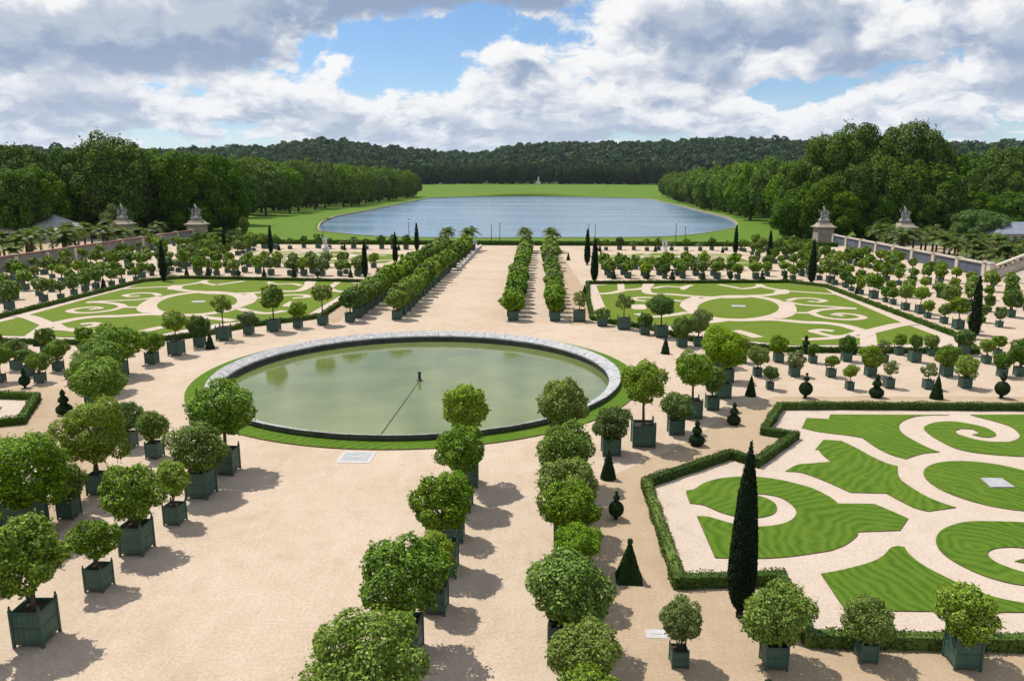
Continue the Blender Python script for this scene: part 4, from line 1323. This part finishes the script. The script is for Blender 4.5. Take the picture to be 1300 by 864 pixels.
# -- cross alley on the stair side
cross = [(20.1, 63.6, .82, 1.55, .74, 'orange'), (19.9, 58.8, .78, 1.35, .8, 'sparse'), (22.9, 63.4, .66, 1.2, .55, 'bush'), (22.7, 58.7, .7, 1.3, .56, 'orange'), (26.0, 64.2, .82, 1.5, .68, 'bush'), (22.7, 55.0, .58, 1.4, .56, 'orange'), (25.9, 59.1, .82, 1.6, .95, 'orange'), (25.8, 55.6, .72, 1.5, .55, 'sparse'),
         (31.6, 66.9, .74, 1.35, .64, 'orange'), (31.7, 64.2, .94, 1.75, .58, 'bush'), (34.3, 66.7, .62, 1.3, .62, 'orange'), (28.6, 55.5, .72, 1.4, .55, 'sparse'), (31.9, 59.4, .88, 1.6, .88, 'orange'), (31.5, 55.9, .82, 1.65, .8, 'orange'), (37.4, 67.2, .92, 1.5, .75, 'bush'), (37.5, 63.9, .7, 1.55, .68, 'orange'),
         (37.7, 59.7, .78, 1.9, .95, 'orange'), (40.2, 67.0, .62, 1.3, .63, 'orange'), (17.0, 58.7, .66, 1.65, .85, 'orange'), (16.85, 54.8, .54, 1.25, .58, 'orange'), (17.0, 63.2, .6, 1.45, .62, 'orange'), (36.2, 59.4, .7, 1.3, .72, 'orange'), (29.0, 63.9, .7, 1.4, .6, 'sparse'), (40.6, 63.6, .72, 1.5, .7, 'orange')]
g8 = 'boxed trees standing about the cross alley on the stair side'
def alley_rank(y):
    return 0 if y < 57 else 1 if y < 61.5 else 2 if y < 65.5 else 3


RANKS = ['beside the yews', 'second from yews', 'third from yews', 'beside scrolled lawn']
order = {}
for q in sorted(cross):
    order[q] = sum(1 for o_ in order if alley_rank(o_[1]) == alley_rank(q[1]))
for (x, y, w_, h, r_, kd) in cross:
    lab = '%s, %s from the basin in the alley rank %s' % ({'orange': 'round boxed orange tree', 'sparse': 'thin boxed citrus tree', 'bush': 'bushy boxed shrub'}[kd], ORD[order[(x, y, w_, h, r_, kd)]], RANKS[alley_rank(y)])
    nm, ct = {'orange': ('boxed_orange_tree', 'orange tree'), 'sparse': ('boxed_citrus_tree', 'citrus tree'), 'bush': ('boxed_shrub', 'shrub')}[kd]
    boxed(x, y, w_, h, r_, lab, g8 + ', ' + ct, kd, name=nm, cat=ct, leaf='dark_leaf' if kd == 'bush' else RNG.choice([None, None, 'dark_leaf', 'lime_leaf']) if kd == 'orange' else None)
g9 = 'boxed trees on the cross alley by the ball topiaries'
for (x, y, w_, h, r_) in ((-38.8, 57.8, .78, 1.75, .9), (-37.9, 54.2, .76, 1.6, .72), (-40.2, 56.2, .85, 1.6, .74), (-40.9, 54.1, .66, 2.1, .84), (-36.4, 58.4, .8, 1.8, .85), (-42.4, 58.0, .8, 1.7, .9), (-36.8, 63.4, .8, 1.6, .8), (-40.2, 64.0, .8, 1.7, .85), (-43.6, 63.6, .8, 1.6, .8), (-46.4, 61.2, .8, 1.8, .9), (-49.2, 63.8, .8, 1.7, .8)):
    boxed(x, y, w_, h, r_, 'small dark orange tree in green box on the alley by the ball topiaries', g9, leaf=RNG.choice([None, 'dark_leaf', 'dark_leaf']))
# -- the avenue beyond the basin: two files either side
AV = [(-16.0, 'inner avenue file, red wall side'), (-20.7, 'outer avenue file, red wall side'), (-3.25, 'file between avenue and narrow alley'), (1.45, 'file between narrow alley and lawn')]
for (X, nm) in AV:
    for i in range(16):
        y = 82.2 + i * 2.9 if X > -18 else 80.4 + i * 2.9
        h, r_, w_ = RNG.uniform(2.2, 2.6), RNG.uniform(1.2, 1.4), RNG.uniform(1.0, 1.15)
        if X > -4 and X < 0:
            h, r_ = h - 0.1, r_ * 0.98
        if X > 0:
            h, r_ = h - 0.3, r_ * 0.92
        if i < 20:
            lab = 'round boxed orange tree, %s from the basin in the %s' % (ORD[i], nm)
        boxed(X + RNG.uniform(-.12, .12), y, w_, h, r_, lab, 'orange trees in the ' + nm, leaf=RNG.choice([None, None, None, 'dark_leaf', 'lime_leaf']))
    # far half: kerbed beds of closely planted clipped shrubs and palms
    for i in range(10):
        y = 129.8 + i * 4.4
        kd = 'palm' if i in (8, 9) else 'orange'
        if kd == 'palm':
            boxed(X + RNG.uniform(-.6, .6), y - 2, 1.3, 4.2, 2.1, 'tall bushy palm in box near the lake end of the avenue files', 'palms at the lake end of the avenue', 'palm', cat='palm', name='boxed_palm')
        else:
            boxed(X + RNG.uniform(-.3, .3), y, 1.1, RNG.uniform(2.1, 2.6), RNG.uniform(1.3, 1.6), 'orange tree above the stone kerb in the far %s' % nm, 'far orange trees of the ' + nm, leaf=RNG.choice([None, None, 'dark_leaf', 'lime_leaf', 'pale_leaf']))
for X in (-14.3, -4.7):
    o = obj('stone_kerb', MB().box(-0.2, 0.2, -24, 24, 0, 0.55).mesh('stone_kerb', 'concrete'), loc=(X, 152.5, 0))
    o['label'] = 'long pale stone kerb edging the avenue on %s' % ('the red wall side' if X < -10 else 'the stair side'); o['category'] = 'kerb'

# -- ranks on the outer alleys
def rank(X, ys, group, label, w0=0.8, h0=1.75, r0=0.9):
    for y in ys:
        if RNG.random() < 0.08:
            continue
        kd = RNG.choice(['orange'] * 7 + ['sparse', 'bush'])
        s = RNG.uniform(0.68, 1.32)
        boxed(X + RNG.uniform(-.45, .45), y + RNG.uniform(-.6, .6), w0 * s, h0 * s * RNG.uniform(0.92, 1.2), r0 * s * RNG.uniform(0.8, 1.15), label, group, 'orange' if kd == 'sparse' else kd,
              leaf={'sparse': 'pale_leaf', 'bush': 'dark_leaf'}.get(kd, RNG.choice([None, None, None, 'lime_leaf', 'dark_leaf'])))


side_rows = [(43.5, 2.9, 'against the lawn hedge'), (48.0, 3.4, 'one in from the lawn hedge'), (52.6, 3.6, 'in the middle of the outer alley'), (57.4, 3.8, 'in the middle of the outer alley'), (62.2, 4.2, 'one in from the garden wall'), (66.6, 4.6, 'along the garden wall')]
for (X, stp, nm) in side_rows:
    n0 = int((178 - 76) / stp)
    for side in (0, 1):
        XX = X if not side else 2 * AXIS - X
        sn = 'stair' if not side else 'red wall'
        ys = [(77 if X < 50 else 80 if X < 60 else 86) + i * stp * (1 + 0.004 * i) for i in range(n0)]
        ys = [y for y in ys if y < (176 if X < 60 or side else 150 if X < 65 else 118)]
        if side:
            ys = [y for y in ys if y > 78]
        rank(XX, ys, 'outer alley trees on the %s side, %s' % (sn, nm), 'boxed orange tree %s, %s side' % (nm, sn))
for side in (0, 1):
    sn = 'stair' if not side else 'red wall'
    for (Y, nm) in ((120.3, 'second lawn'), (124.0, 'second lawn'), (132.5, 'third lawn')):
        for i in range(12):
            x = 10.5 + i * 2.85 + RNG.uniform(-.3, .3)
            if RNG.random() < 0.12:
                continue
            s = RNG.uniform(0.85, 1.2)
            boxed(x if not side else 2 * AXIS - x, Y + RNG.uniform(-.6, .6), 0.85 * s, 1.75 * s, 0.95 * s, 'boxed orange tree in the cross rows behind the %s, %s side' % (nm, sn), 'cross row trees by the %s, %s side' % (nm, sn), leaf=RNG.choice([None, None, 'lime_leaf', 'dark_leaf', 'pale_leaf']))
    for i in range(17):
        x = 11.5 + i * 2.9 + RNG.uniform(-.4, .4)
        s = RNG.uniform(0.8, 1.25)
        kd = RNG.choice(['orange', 'bush', 'palm'])
        nm, ct = {'orange': ('boxed_orange_tree', 'orange tree'), 'bush': ('boxed_shrub', 'shrub'), 'palm': ('boxed_palm', 'palm')}[kd]
        boxed(x if not side else 2 * AXIS - x, 169.0 + RNG.uniform(-2, 2), 0.85 * s, (1.9 if kd != 'palm' else 1.7) * s, (0.85 if kd != 'palm' else 1.3) * s, 'small dark %s in box along the lake end of the %s side' % (ct, sn), 'lake end row of %ss, %s side' % (ct, sn), kd, leaf='dark_leaf' if kd == 'bush' else None, name=nm, cat=ct)

# the 292 orange trees that show largest are things; the small ones behind them are one mass
orange = [q for q in SPECS if q[1].get('cat', 'orange tree') == 'orange tree']
orange.sort(key=lambda q: math.hypot(q[0][0], q[0][1]) / (q[0][4] + 0.3))
rest = set(id(q) for q in orange[292:])
for q in SPECS:
    if id(q) not in rest:
        build_boxed(*q[0], **q[1])


def quads_of(me):
    co = np.empty(len(me.vertices) * 3, np.float32)
    me.vertices.foreach_get('co', co)
    co = co.reshape(-1, 3)
    ix = np.array([p.vertices[:] for p in me.polygons if len(p.vertices) == 4])
    return co[ix.ravel()]


fq = [quads_of(m) for m in FAR_CROWNS]
bq = quads_of(MB().box(-0.47, 0.47, -0.47, 0.47, 0.05, 0.93).box(-0.5, -0.4, -0.5, -0.4, 0, 1).box(0.4, 0.5, -0.5, -0.4, 0, 1).box(-0.5, -0.4, 0.4, 0.5, 0, 1).box(0.4, 0.5, 0.4, 0.5, 0, 1).mesh('tmp', 'planter_green'))
tq = quads_of(MB().box(-0.06, 0.06, -0.06, 0.06, 0, 1).mesh('tmp', 'bark'))
leafmats = ['orange_leaf', 'lime_leaf', 'dark_leaf', 'pale_leaf', 'planter_green', 'bark']
VV, MM = [], []
for q in orange[292:]:
    x, y, w_, h, r_ = q[0][:5]
    a = RNG.uniform(0, 6.28)
    c, s = math.cos(a), math.sin(a)
    k = fq[RNG.randrange(len(fq))]
    rz_ = min(r_ * 0.95, h - w_ * 0.75)
    VV.append(np.stack([(k[:, 0] * c - k[:, 1] * s) * r_ + x, (k[:, 0] * s + k[:, 1] * c) * r_ + y, k[:, 2] * rz_ + h], 1))
    MM += [leafmats.index(q[1].get('leaf') or 'orange_leaf')] * (len(k) // 4)
    VV.append(bq * np.array([w_, w_, w_ * 0.98]) + np.array([x, y, 0.0])); MM += [4] * (len(bq) // 4)
    VV.append(tq * np.array([1, 1, h - w_ * 0.7]) + np.array([x, y, w_ * 0.7])); MM += [5] * (len(tq) // 4)
VV = np.concatenate(VV)
me = quad_mesh('distant_boxed_trees', VV, 'orange_leaf', len(VV) // 4)
for m_ in leafmats[1:]:
    me.materials.append(MAT[m_])
me.polygons.foreach_set('material_index', np.array(MM, dtype=np.int32))
obj('distant_boxed_trees', me, kind='stuff', label='mass of small boxed orange trees in the distant ranks', category='orange trees')

# ------------------------------------------------------------------ topiary and cypresses


def shell_leaves(profile, n, L, W, seed, mat, name='foliage', square=False, up=True):
    """tiny leaves over a turned (or square) profile [(r,z)...]"""
    rng = np.random.default_rng(seed)
    pr = np.array(profile)
    ds = np.hypot(np.diff(pr[:, 0]), np.diff(pr[:, 1]))
    wgt = ds * (pr[:-1, 0] + pr[1:, 0] + 0.02)
    k = rng.choice(len(ds), n, p=wgt / wgt.sum())
    t = rng.random(n)
    r = pr[k, 0] * (1 - t) + pr[k + 1, 0] * t
    z = pr[k, 1] * (1 - t) + pr[k + 1, 1] * t
    dr, dz = (pr[k + 1, 0] - pr[k, 0]) / ds[k], (pr[k + 1, 1] - pr[k, 1]) / ds[k]
    th = rng.uniform(0, 2 * math.pi, n)
    c, s = np.cos(th), np.sin(th)
    f = 1.0 / np.maximum(np.abs(c), np.abs(s)) if square else 1.0
    P = np.stack([r * c * f, r * s * f, z], 1) + rng.normal(0, L * 0.16, (n, 3))
    if square:
        big = np.abs(c) > np.abs(s)
        nx, ny = np.where(big, np.sign(c), 0), np.where(big, 0, np.sign(s))
    else:
        nx, ny = c, s
    N = np.stack([nx * dz, ny * dz, -dr], 1)
    N = unit(N + 0.6 * rng.normal(size=(n, 3)))
    Q = leaf_quads(P, N, L, W, rng, updir=np.array([[0, 0, 1.0]]) if up else None)
    return quad_mesh(name, Q, mat, n)


CYP = [(0.10, 0.0), (0.10, 0.35), (0.28, 0.55), (0.43, 1.0), (0.49, 1.7), (0.46, 2.6), (0.38, 3.7), (0.29, 4.8), (0.19, 5.7), (0.09, 6.3), (0.01, 6.75)]


def cyp_mesh(seed, n, L, W):
    rr = random.Random(seed)
    pr = [(max(0.005, r * rr.uniform(0.94, 1.06)), z) for r, z in CYP]
    return shell_leaves(pr, n, L, W, seed, 'cypress_leaf')


CY_NEAR = cyp_mesh(1, 15000, 0.10, 0.036)
CY_FAR = [cyp_mesh(2 + i, 1600, 0.34, 0.13) for i in range(2)]
CY_CORE = MB().lathe([(r * 0.86, z) for r, z in CYP], 12).mesh('inner_foliage', 'cypress_leaf', smooth=True)
CY_TR = MB().tube([(0, 0, -0.1), (0, 0, 0.7)], [0.11, 0.09], 8).mesh('trunk', 'bark')


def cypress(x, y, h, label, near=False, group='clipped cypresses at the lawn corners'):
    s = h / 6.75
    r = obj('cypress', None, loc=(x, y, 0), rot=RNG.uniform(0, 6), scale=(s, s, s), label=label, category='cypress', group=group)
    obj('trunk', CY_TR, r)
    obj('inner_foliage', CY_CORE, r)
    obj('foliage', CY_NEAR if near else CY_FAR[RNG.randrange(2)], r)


cypress(7.05, 24.45, 6.5, 'tall dark slender cypress standing at the near hedge of the striped lawns', True, 'tall near cypress')
for (x, y, h, lab) in ((-57.3, 112.3, 6.2, 'dark cypress at the outer far corner of the red wall side lawn'), (-28.0, 118.7, 6.0, 'dark cypress at the avenue corner of the red wall side lawn'), (-27.0, 138.7, 5.9, 'dark cypress at the near avenue corner of the third lawn, red wall side'),
                       (-27.2, 164.2, 6.2, 'dark cypress by the lake end of the avenue on the red wall side'), (-63.5, 149.8, 5.9, 'dark cypress among the outer ranks below the red topped wall'), (-56.7, 157.0, 6.0, 'dark cypress at the lake end corner of the third lawn, red wall side'),
                       (7.9, 114.9, 6.7, 'dark cypress at the avenue corner of the stair side lawn'), (8.2, 139.3, 6.6, 'dark cypress at the near avenue corner of the third lawn, stair side'), (40.3, 160.9, 6.2, 'dark cypress at the lake end corner of the third lawn, stair side'),
                       (42.4, 143.9, 6.2, 'dark cypress at the near outer corner of the third lawn, stair side'), (40.3, 114.8, 6.7, 'dark cypress at the outer far corner of the stair side lawn'), (42.0, 74.2, 6.2, 'dark cypress behind boxed trees at the near outer corner of the stair side lawn')):
    cypress(x, y, h, lab)


def sphere_prof(z, r, k=8):
    return [(max(0.01, r * math.sin(math.pi * i / k)), z - r * math.cos(math.pi * i / k)) for i in range(k + 1)]


TOPI = {
    'pyramid': ([(0.56, 0.02), (0.50, 0.12), (0.07, 1.5), (0.03, 1.55)] + sphere_prof(1.66, 0.11, 6), True),
    'cone': ([(0.42, 0.02), (0.40, 0.15), (0.26, 0.7), (0.12, 1.25), (0.02, 1.6)], False),
    'ball': ([(0.10, 0.02), (0.10, 0.2)] + sphere_prof(0.62, 0.44) + [(0.05, 1.1)] + sphere_prof(1.28, 0.18, 6) + [(0.03, 1.5)] + sphere_prof(1.58, 0.09, 5), False),
    'tiered': ([(0.30, 0.02), (0.52, 0.25), (0.50, 0.5), (0.16, 0.78), (0.34, 0.92), (0.30, 1.1), (0.10, 1.3), (0.18, 1.42), (0.14, 1.55), (0.02, 1.72)], False),
}
TOPI_M = {}
for i, (kd, (prof, sq)) in enumerate(TOPI.items()):
    q = math.pi / 4 if sq else 0.0
    corem = MB().lathe([(r * (1.33 if sq else 0.94), z) for r, z in prof], 4 if sq else 14, 0, (0, 0), q).mesh('inner_foliage', 'yew_leaf', smooth=not sq)
    TOPI_M[kd] = (corem, shell_leaves(prof, 4200, 0.055, 0.032, 50 + i, 'yew_leaf', square=sq, up=False), shell_leaves(prof, 900, 0.12, 0.07, 60 + i, 'yew_leaf', square=sq, up=False))


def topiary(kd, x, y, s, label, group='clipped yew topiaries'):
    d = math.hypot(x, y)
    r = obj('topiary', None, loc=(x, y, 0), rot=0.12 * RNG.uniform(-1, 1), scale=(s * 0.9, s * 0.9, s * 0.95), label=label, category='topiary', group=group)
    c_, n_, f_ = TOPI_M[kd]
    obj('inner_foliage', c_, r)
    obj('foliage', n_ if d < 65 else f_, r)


topiary('pyramid', 3.45, 26.9, 1.0, 'clipped yew pyramid with ball finial on the sand by the near hedge')
topiary('ball', 3.45, 32.2, 0.86, 'clipped yew ball with two small balls above it, on the sand by the near hedge')
topiary('cone', 3.5, 37.0, 1.05, 'clipped yew cone in front of the low dark orange tree near the basin')
topiary('tiered', 9.05, 42.3, 0.95, 'tiered yew topiary between the arc of boxes and the zigzag hedge, nearer the cypress')
topiary('tiered', 12.15, 46.3, 0.90, 'tiered yew topiary between the arc of boxes and the zigzag hedge, nearer the hedge corner')
topiary('cone', 14.95, 52.9, 1.0, 'dark yew cone at the cross alley end of the zigzag hedge')
topiary('ball', 18.7, 52.6, 1.15, 'round yew topiary on the cross alley, first beyond the hedge corner')
topiary('tiered', 23.8, 53.0, 1.05, 'spiky tiered yew on the cross alley, second beyond the hedge corner')
topiary('cone', 27.9, 52.8, 1.15, 'stout yew cone on the cross alley, third beyond the hedge corner')
topiary('ball', 32.6, 53.2, 1.2, 'round yew topiary on the cross alley, fourth beyond the hedge corner')
topiary('tiered', -31.1, 46.4, 1.05, 'tiered ball yew topiary at the hedge corner beside the dark green dome tree')
topiary('ball', -38.0, 52.6, 0.95, 'ball yew topiary on the alley beside the low hedge corner')
topiary('pyramid', 6.35, 18.8, 0.95, 'clipped yew pyramid tip just in front of the boxed trees by the cypress')
topiary('cone', 14.0, 19.2, 1.0, 'clipped yew cone tip in front of the slatted box')
for side in (0, 1):
    sn = 'stair' if not side else 'red wall'
    for i, (x, y, kd) in enumerate(((5.6, 100.0, 'cone'), (11.2, 118.6, 'cone'), (16.4, 118.3, 'ball'), (20.2, 118.4, 'tiered'), (25.0, 118.4, 'cone'), (29.2, 118.5, 'ball'), (34.0, 118.4, 'tiered'), (5.0, 147.0, 'cone'), (37.6, 118.6, 'cone'), (43.0, 104.5, 'cone'), (12.5, 166.5, 'cone'), (24.4, 166.0, 'cone'), (38.5, 164.5, 'cone'), (11.0, 66.3, 'cone'), (27.5, 66.9, 'cone'), (23.5, 67.0, 'tiered'))):
        topiary(kd, x if not side else 2 * AXIS - x, y, 1.0, 'small dark yew %s on the gravel round the %s side lawns' % (kd, sn), 'small yew topiaries round the %s side lawns, %s' % (sn, kd))

# ------------------------------------------------------------------ woodland


def tree_trunk(seed):
    rr = random.Random(seed)
    m = MB()
    m.tube([(0, 0, -0.05), (0.006, 0, 0.15), (0.0, 0.01, 0.45), (0, 0, 0.8)], [0.030, 0.020, 0.015, 0.006], 8)
    for i in range(7):
        a = i * 0.9 + rr.uniform(-.3, .3)
        z = 0.25 + 0.07 * i
        m.tube([(0, 0, z), (0.10 * math.cos(a), 0.10 * math.sin(a), z + 0.09), (0.22 * math.cos(a), 0.22 * math.sin(a), z + 0.16)], [0.010, 0.007, 0.003], 5)
    return m.mesh('trunk', 'bark')


BIG = [crown('crown', 300 + i, 20000, 0.056, 0.040, 'forest_leaf', lobes=46, lr=(0.19, 0.31), shell=0.74, tilt=0.36, sprig=0.03) for i in range(5)]
MEDC = [crown('crown', 320 + i, 5200, 0.105, 0.075, 'lake_tree_leaf', lobes=30, lr=(0.23, 0.36), shell=0.70, tilt=0.38, sprig=0.03) for i in range(5)]
SMALLC = [crown('crown', 340 + i, 1300, 0.20, 0.15, 'far_leaf', lobes=18, lr=(0.28, 0.42), shell=0.64, tilt=0.45) for i in range(4)]
TT = [tree_trunk(i) for i in range(3)]
NT_ = [0]


def wood_tree(x, y, h, rad_, label, group, kind='big', low=0.12, leaf=None, z=None, name='woodland_tree'):
    i = NT_[0]; NT_[0] += 1
    rr = random.Random(900 + i)
    zb = terrain(x, y) if z is None else z
    r = obj(name, None, loc=(x, y, zb), rot=rr.uniform(0, 6.28), label=label, category='tree', group=group)
    obj('trunk', TT[i % 3], r, scale=(h * 1.0, h * 1.0, h))
    protos = {'big': BIG, 'med': MEDC, 'far': SMALLC}[kind]
    zc_ = h * (low + 1.0) / 2
    c = obj('crown', protos[rr.randrange(len(protos))], r, loc=(0, 0, zc_), rot=rr.uniform(0, 6.28), scale=(rad_ * rr.uniform(.92, 1.08), rad_ * rr.uniform(.92, 1.08), h * (1 - low) / 2 * 1.02))
    if leaf:
        override(c, leaf)
    return r


LL = 'tall leafy tree in the dark wood behind the palms on the red wall side'
GL = 'wood on the red wall side'
for (px, top, Y, rd) in ((-45, 186, 205, 11), (-5, 182, 215, 10), (25, 184, 205, 9), (55, 196, 222, 9), (92, 190, 215, 9), (140, 172, 212, 11.5), (178, 188, 226, 10), (212, 197, 232, 9), (243, 193, 226, 10), (283, 197, 236, 9), (118, 200, 240, 9), (160, 205, 245, 10), (70, 205, 235, 9), (40, 212, 198, 8), (10, 215, 190, 8),
                         (265, 210, 262, 9), (297, 206, 290, 10), (225, 215, 255, 10), (190, 222, 250, 9), (100, 226, 228, 8), (140, 235, 222, 8), (200, 232, 232, 8), (250, 236, 234, 8), (285, 232, 246, 7), (60, 235, 215, 8), (20, 240, 205, 8), (170, 240, 226, 8), (228, 240, 228, 8), (-20, 240, 200, 8), (-30, 205, 225, 10)):
    x = (px - 690) / 964.0 * Y * 1.0
    ztop = 15 + (229.5 - top) / 964.0 * Y * 1.02
    zb = terrain(x, Y)
    wood_tree(x, Y, ztop - zb, rd, LL, GL, 'big', 0.06)
HUGE = {1040: 'huge spreading tree behind the gate pier where the blue grey wall ends', 1082: 'tallest huge tree, rising between the two gate piers', 1132: 'huge domed tree rising beside the gate pier among the palms',
        1160: 'huge tree set back behind the gate pier among the palms'}
LR = 'tall leafy tree in the dark wood behind the gate piers on the stair side'
GR = 'wood on the stair side'
for (px, top, Y, rd) in ((1040, 172, 236, 10.5), (1082, 158, 240, 12), (1132, 160, 243, 11), (1160, 170, 250, 8.5), (1010, 205, 238, 9), (1005, 235, 230, 7.5), (1060, 205, 226, 10), (1110, 200, 228, 10), (1155, 205, 232, 10), (1185, 192, 250, 9), (1215, 196, 255, 10), (1245, 190, 262, 10), (1280, 190, 268, 10), (1310, 194, 262, 10), (1345, 190, 262, 11),
                         (1200, 215, 240, 9), (1240, 215, 244, 9), (1275, 218, 244, 9), (1310, 220, 240, 9), (1180, 235, 228, 8), (1140, 240, 224, 8), (1095, 238, 222, 8), (1050, 240, 220, 8), (1222, 240, 232, 8), (1265, 240, 234, 8), (1300, 240, 232, 8), (1340, 230, 236, 9), (1030, 225, 225, 8), (1380, 200, 250, 10)):
    x = (px - 690) / 964.0 * Y
    ztop = 15 + (229.5 - top) / 964.0 * Y * 1.02
    zb = terrain(x, Y)
    big_ = top < 173
    wood_tree(x, Y, ztop - zb, rd, HUGE[px] if big_ else LR, 'huge trees behind the gate piers' if big_ else GR, 'big', 0.05)
# the rounded evergreen by the slate roof
wood_tree(116.0, 208.0, 9.5, 8.0, 'broad rounded dark evergreen in front of the wood beside the slate pavilion', 'evergreen by the slate pavilion', 'big', 0.02, 'dark_leaf')
wood_tree(-113.0, 200.0, 10.0, 4.5, 'pale green small tree in front of the wood beside the grey hipped roof', 'small tree by the grey roof', 'big', 0.05, 'pale_leaf')
wood_tree(-84.5, 214.0, 7.0, 1.4, 'small slender tree alone on the meadow beside the gate pier', 'small tree on the meadow', 'med', 0.35)
# the avenues of trees along the lake
RT = random.Random(31)
for row in range(4):
    for i in range(22 if row < 3 else 16):
        y = 300 + i * 25 + row * 7 + RT.uniform(-4, 4)
        if y < 340 and row == 0:
            continue
        xl = -134 - row * 17 + (y - 340) * 0.004 - 6 * sstep(500, 900, y)
        h = RT.uniform(24, 28) + row * 1.0 - 3.5 * sstep(420, 320, y)
        wood_tree(xl + RT.uniform(-3, 3), y, h, RT.uniform(8.5, 10.5), ('%s tree from the garden in the front lake avenue row, red wall side' % ORD[i - 2] if row == 0 else 'tree behind the lake avenue on the red wall side'),
                  'lake avenue trees, red wall side, %s' % ('front row' if row == 0 else 'behind'), 'med', (0.17 if y < 480 else 0.07) if row == 0 else 0.06, name='avenue_tree')
for row in range(4):
    for i in range(24 if row < 3 else 16):
        y = 272 + i * 24 + row * 8 + RT.uniform(-4, 4)
        xr = 88 + (y - 270) * 0.075 + row * 17
        if y > 650:
            xr += 6 * sstep(650, 900, y)
        h = RT.uniform(22, 26) + row * 1.2
        wood_tree(xr + RT.uniform(-3, 3), y, h, RT.uniform(8.5, 10.5), ('%s tree from the garden in the front lake avenue row, stair side' % ORD[i] if row == 0 else 'tree behind the lake avenue on the stair side'),
                  'lake avenue trees, stair side, %s' % ('front row' if row == 0 else 'behind'), 'med', 0.08, name='avenue_tree')
# clipped wood closing the far end of the lake lawn
for row in range(2):
    for i in range(34):
        x = -250 + i * 13.0 + RT.uniform(-2, 2)
        if row == 0 and -24 < x < 12:
            continue
        y = 1025 + row * 22 + RT.uniform(-3, 3)
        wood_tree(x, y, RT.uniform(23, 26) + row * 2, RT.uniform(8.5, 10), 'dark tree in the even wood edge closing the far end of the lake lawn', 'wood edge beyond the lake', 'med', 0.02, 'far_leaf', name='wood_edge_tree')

# distant wooded hills: one mass of crowns
rng = np.random.default_rng(77)
NB, NQ = 7600, 44
tpl = []
for k in range(6):
    dirs = unit(rng.normal(size=(NQ, 3)) + np.array([0, 0, 0.35]))
    P = dirs * rng.uniform(0.72, 1.02, (NQ, 1))
    N = unit(dirs + 0.5 * rng.normal(size=(NQ, 3)))
    tpl.append(leaf_quads(P, N, 0.78, 0.62, rng, fold=0.1))
parts_, cnt = [], 0
while cnt < NB:
    a = rng.uniform(-0.80, 0.80)
    rr_ = 1080 + (2150 - 1080) * math.sqrt(rng.random())
    x, y = rr_ * math.sin(a), rr_ * math.cos(a)
    if -270 < x < 200 and y < 1060:
        continue
    sz = rng.uniform(7, 11.5)
    v = tpl[cnt % 6] * np.array([sz, sz, sz * rng.uniform(0.75, 1.3)])
    t = rng.uniform(0, 6.28)
    v = np.stack([v[:, 0] * math.cos(t) - v[:, 1] * math.sin(t), v[:, 0] * math.sin(t) + v[:, 1] * math.cos(t), v[:, 2]], 1)
    parts_.append(v + np.array([x, y, terrain(x, y) + sz * 0.8 + abs(rng.normal(0, 4.0))]))
    cnt += 1
hv = np.concatenate(parts_)
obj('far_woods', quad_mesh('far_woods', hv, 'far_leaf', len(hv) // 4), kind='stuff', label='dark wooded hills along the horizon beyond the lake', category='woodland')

# ------------------------------------------------------------------ palms beyond the walls
def tall_palm(x, y, h, r_, label, group):
    i = NT_[0]; NT_[0] += 1
    root = obj('palm_tree', None, loc=(x, y, 0 if y < 184 and -91 < x < 72 else -0.7), label=label, category='palm', group=group)
    obj('trunk', PTRUNK, root, scale=(1.6, 1.6, h))
    obj('fronds', FRONDS[i % 3], root, loc=(0, 0, h * 0.98), rot=RT.uniform(0, 6.28), scale=(r_, r_, r_))


for i in range(44):
    tall_palm(75.5 + RT.uniform(0, 16), 124 + i * 1.55 + RT.uniform(-1.5, 1.5), RT.uniform(3.4, 5.0), RT.uniform(2.3, 3.1), 'feathery palm standing just behind the blue grey wall', 'palms behind the blue grey wall')
for i in range(46):
    tall_palm(-94 - RT.uniform(0, 16), 114 + i * 1.65 + RT.uniform(-1.5, 1.5), RT.uniform(3.4, 5.2), RT.uniform(2.3, 3.1), 'feathery palm standing just behind the red topped wall', 'palms behind the red topped wall')
print('boxed trees', len(TREES), 'wood trees', NT_[0])

# ------------------------------------------------------------------ thin summer haze: one closed box of air
m = bpy.data.materials.new('haze')
m.use_nodes = True
k = NT(m.node_tree)
k.n.clear()
pvn = k.new('ShaderNodeVolumePrincipled')
pvn.inputs['Color'].default_value = (0.78, 0.87, 1.0, 1.0)
pvn.inputs['Density'].default_value = 0.00003
pvn.inputs['Anisotropy'].default_value = 0.2
mo = k.new('ShaderNodeOutputMaterial')
k.l.new(pvn.outputs[0], mo.inputs['Volume'])
MAT['haze'] = m
obj('haze', MB().box(-9600, 9600, -9000, 10200, -8, 165).mesh('haze', 'haze'), kind='stuff', label='thin pale summer haze over the valley', category='haze')
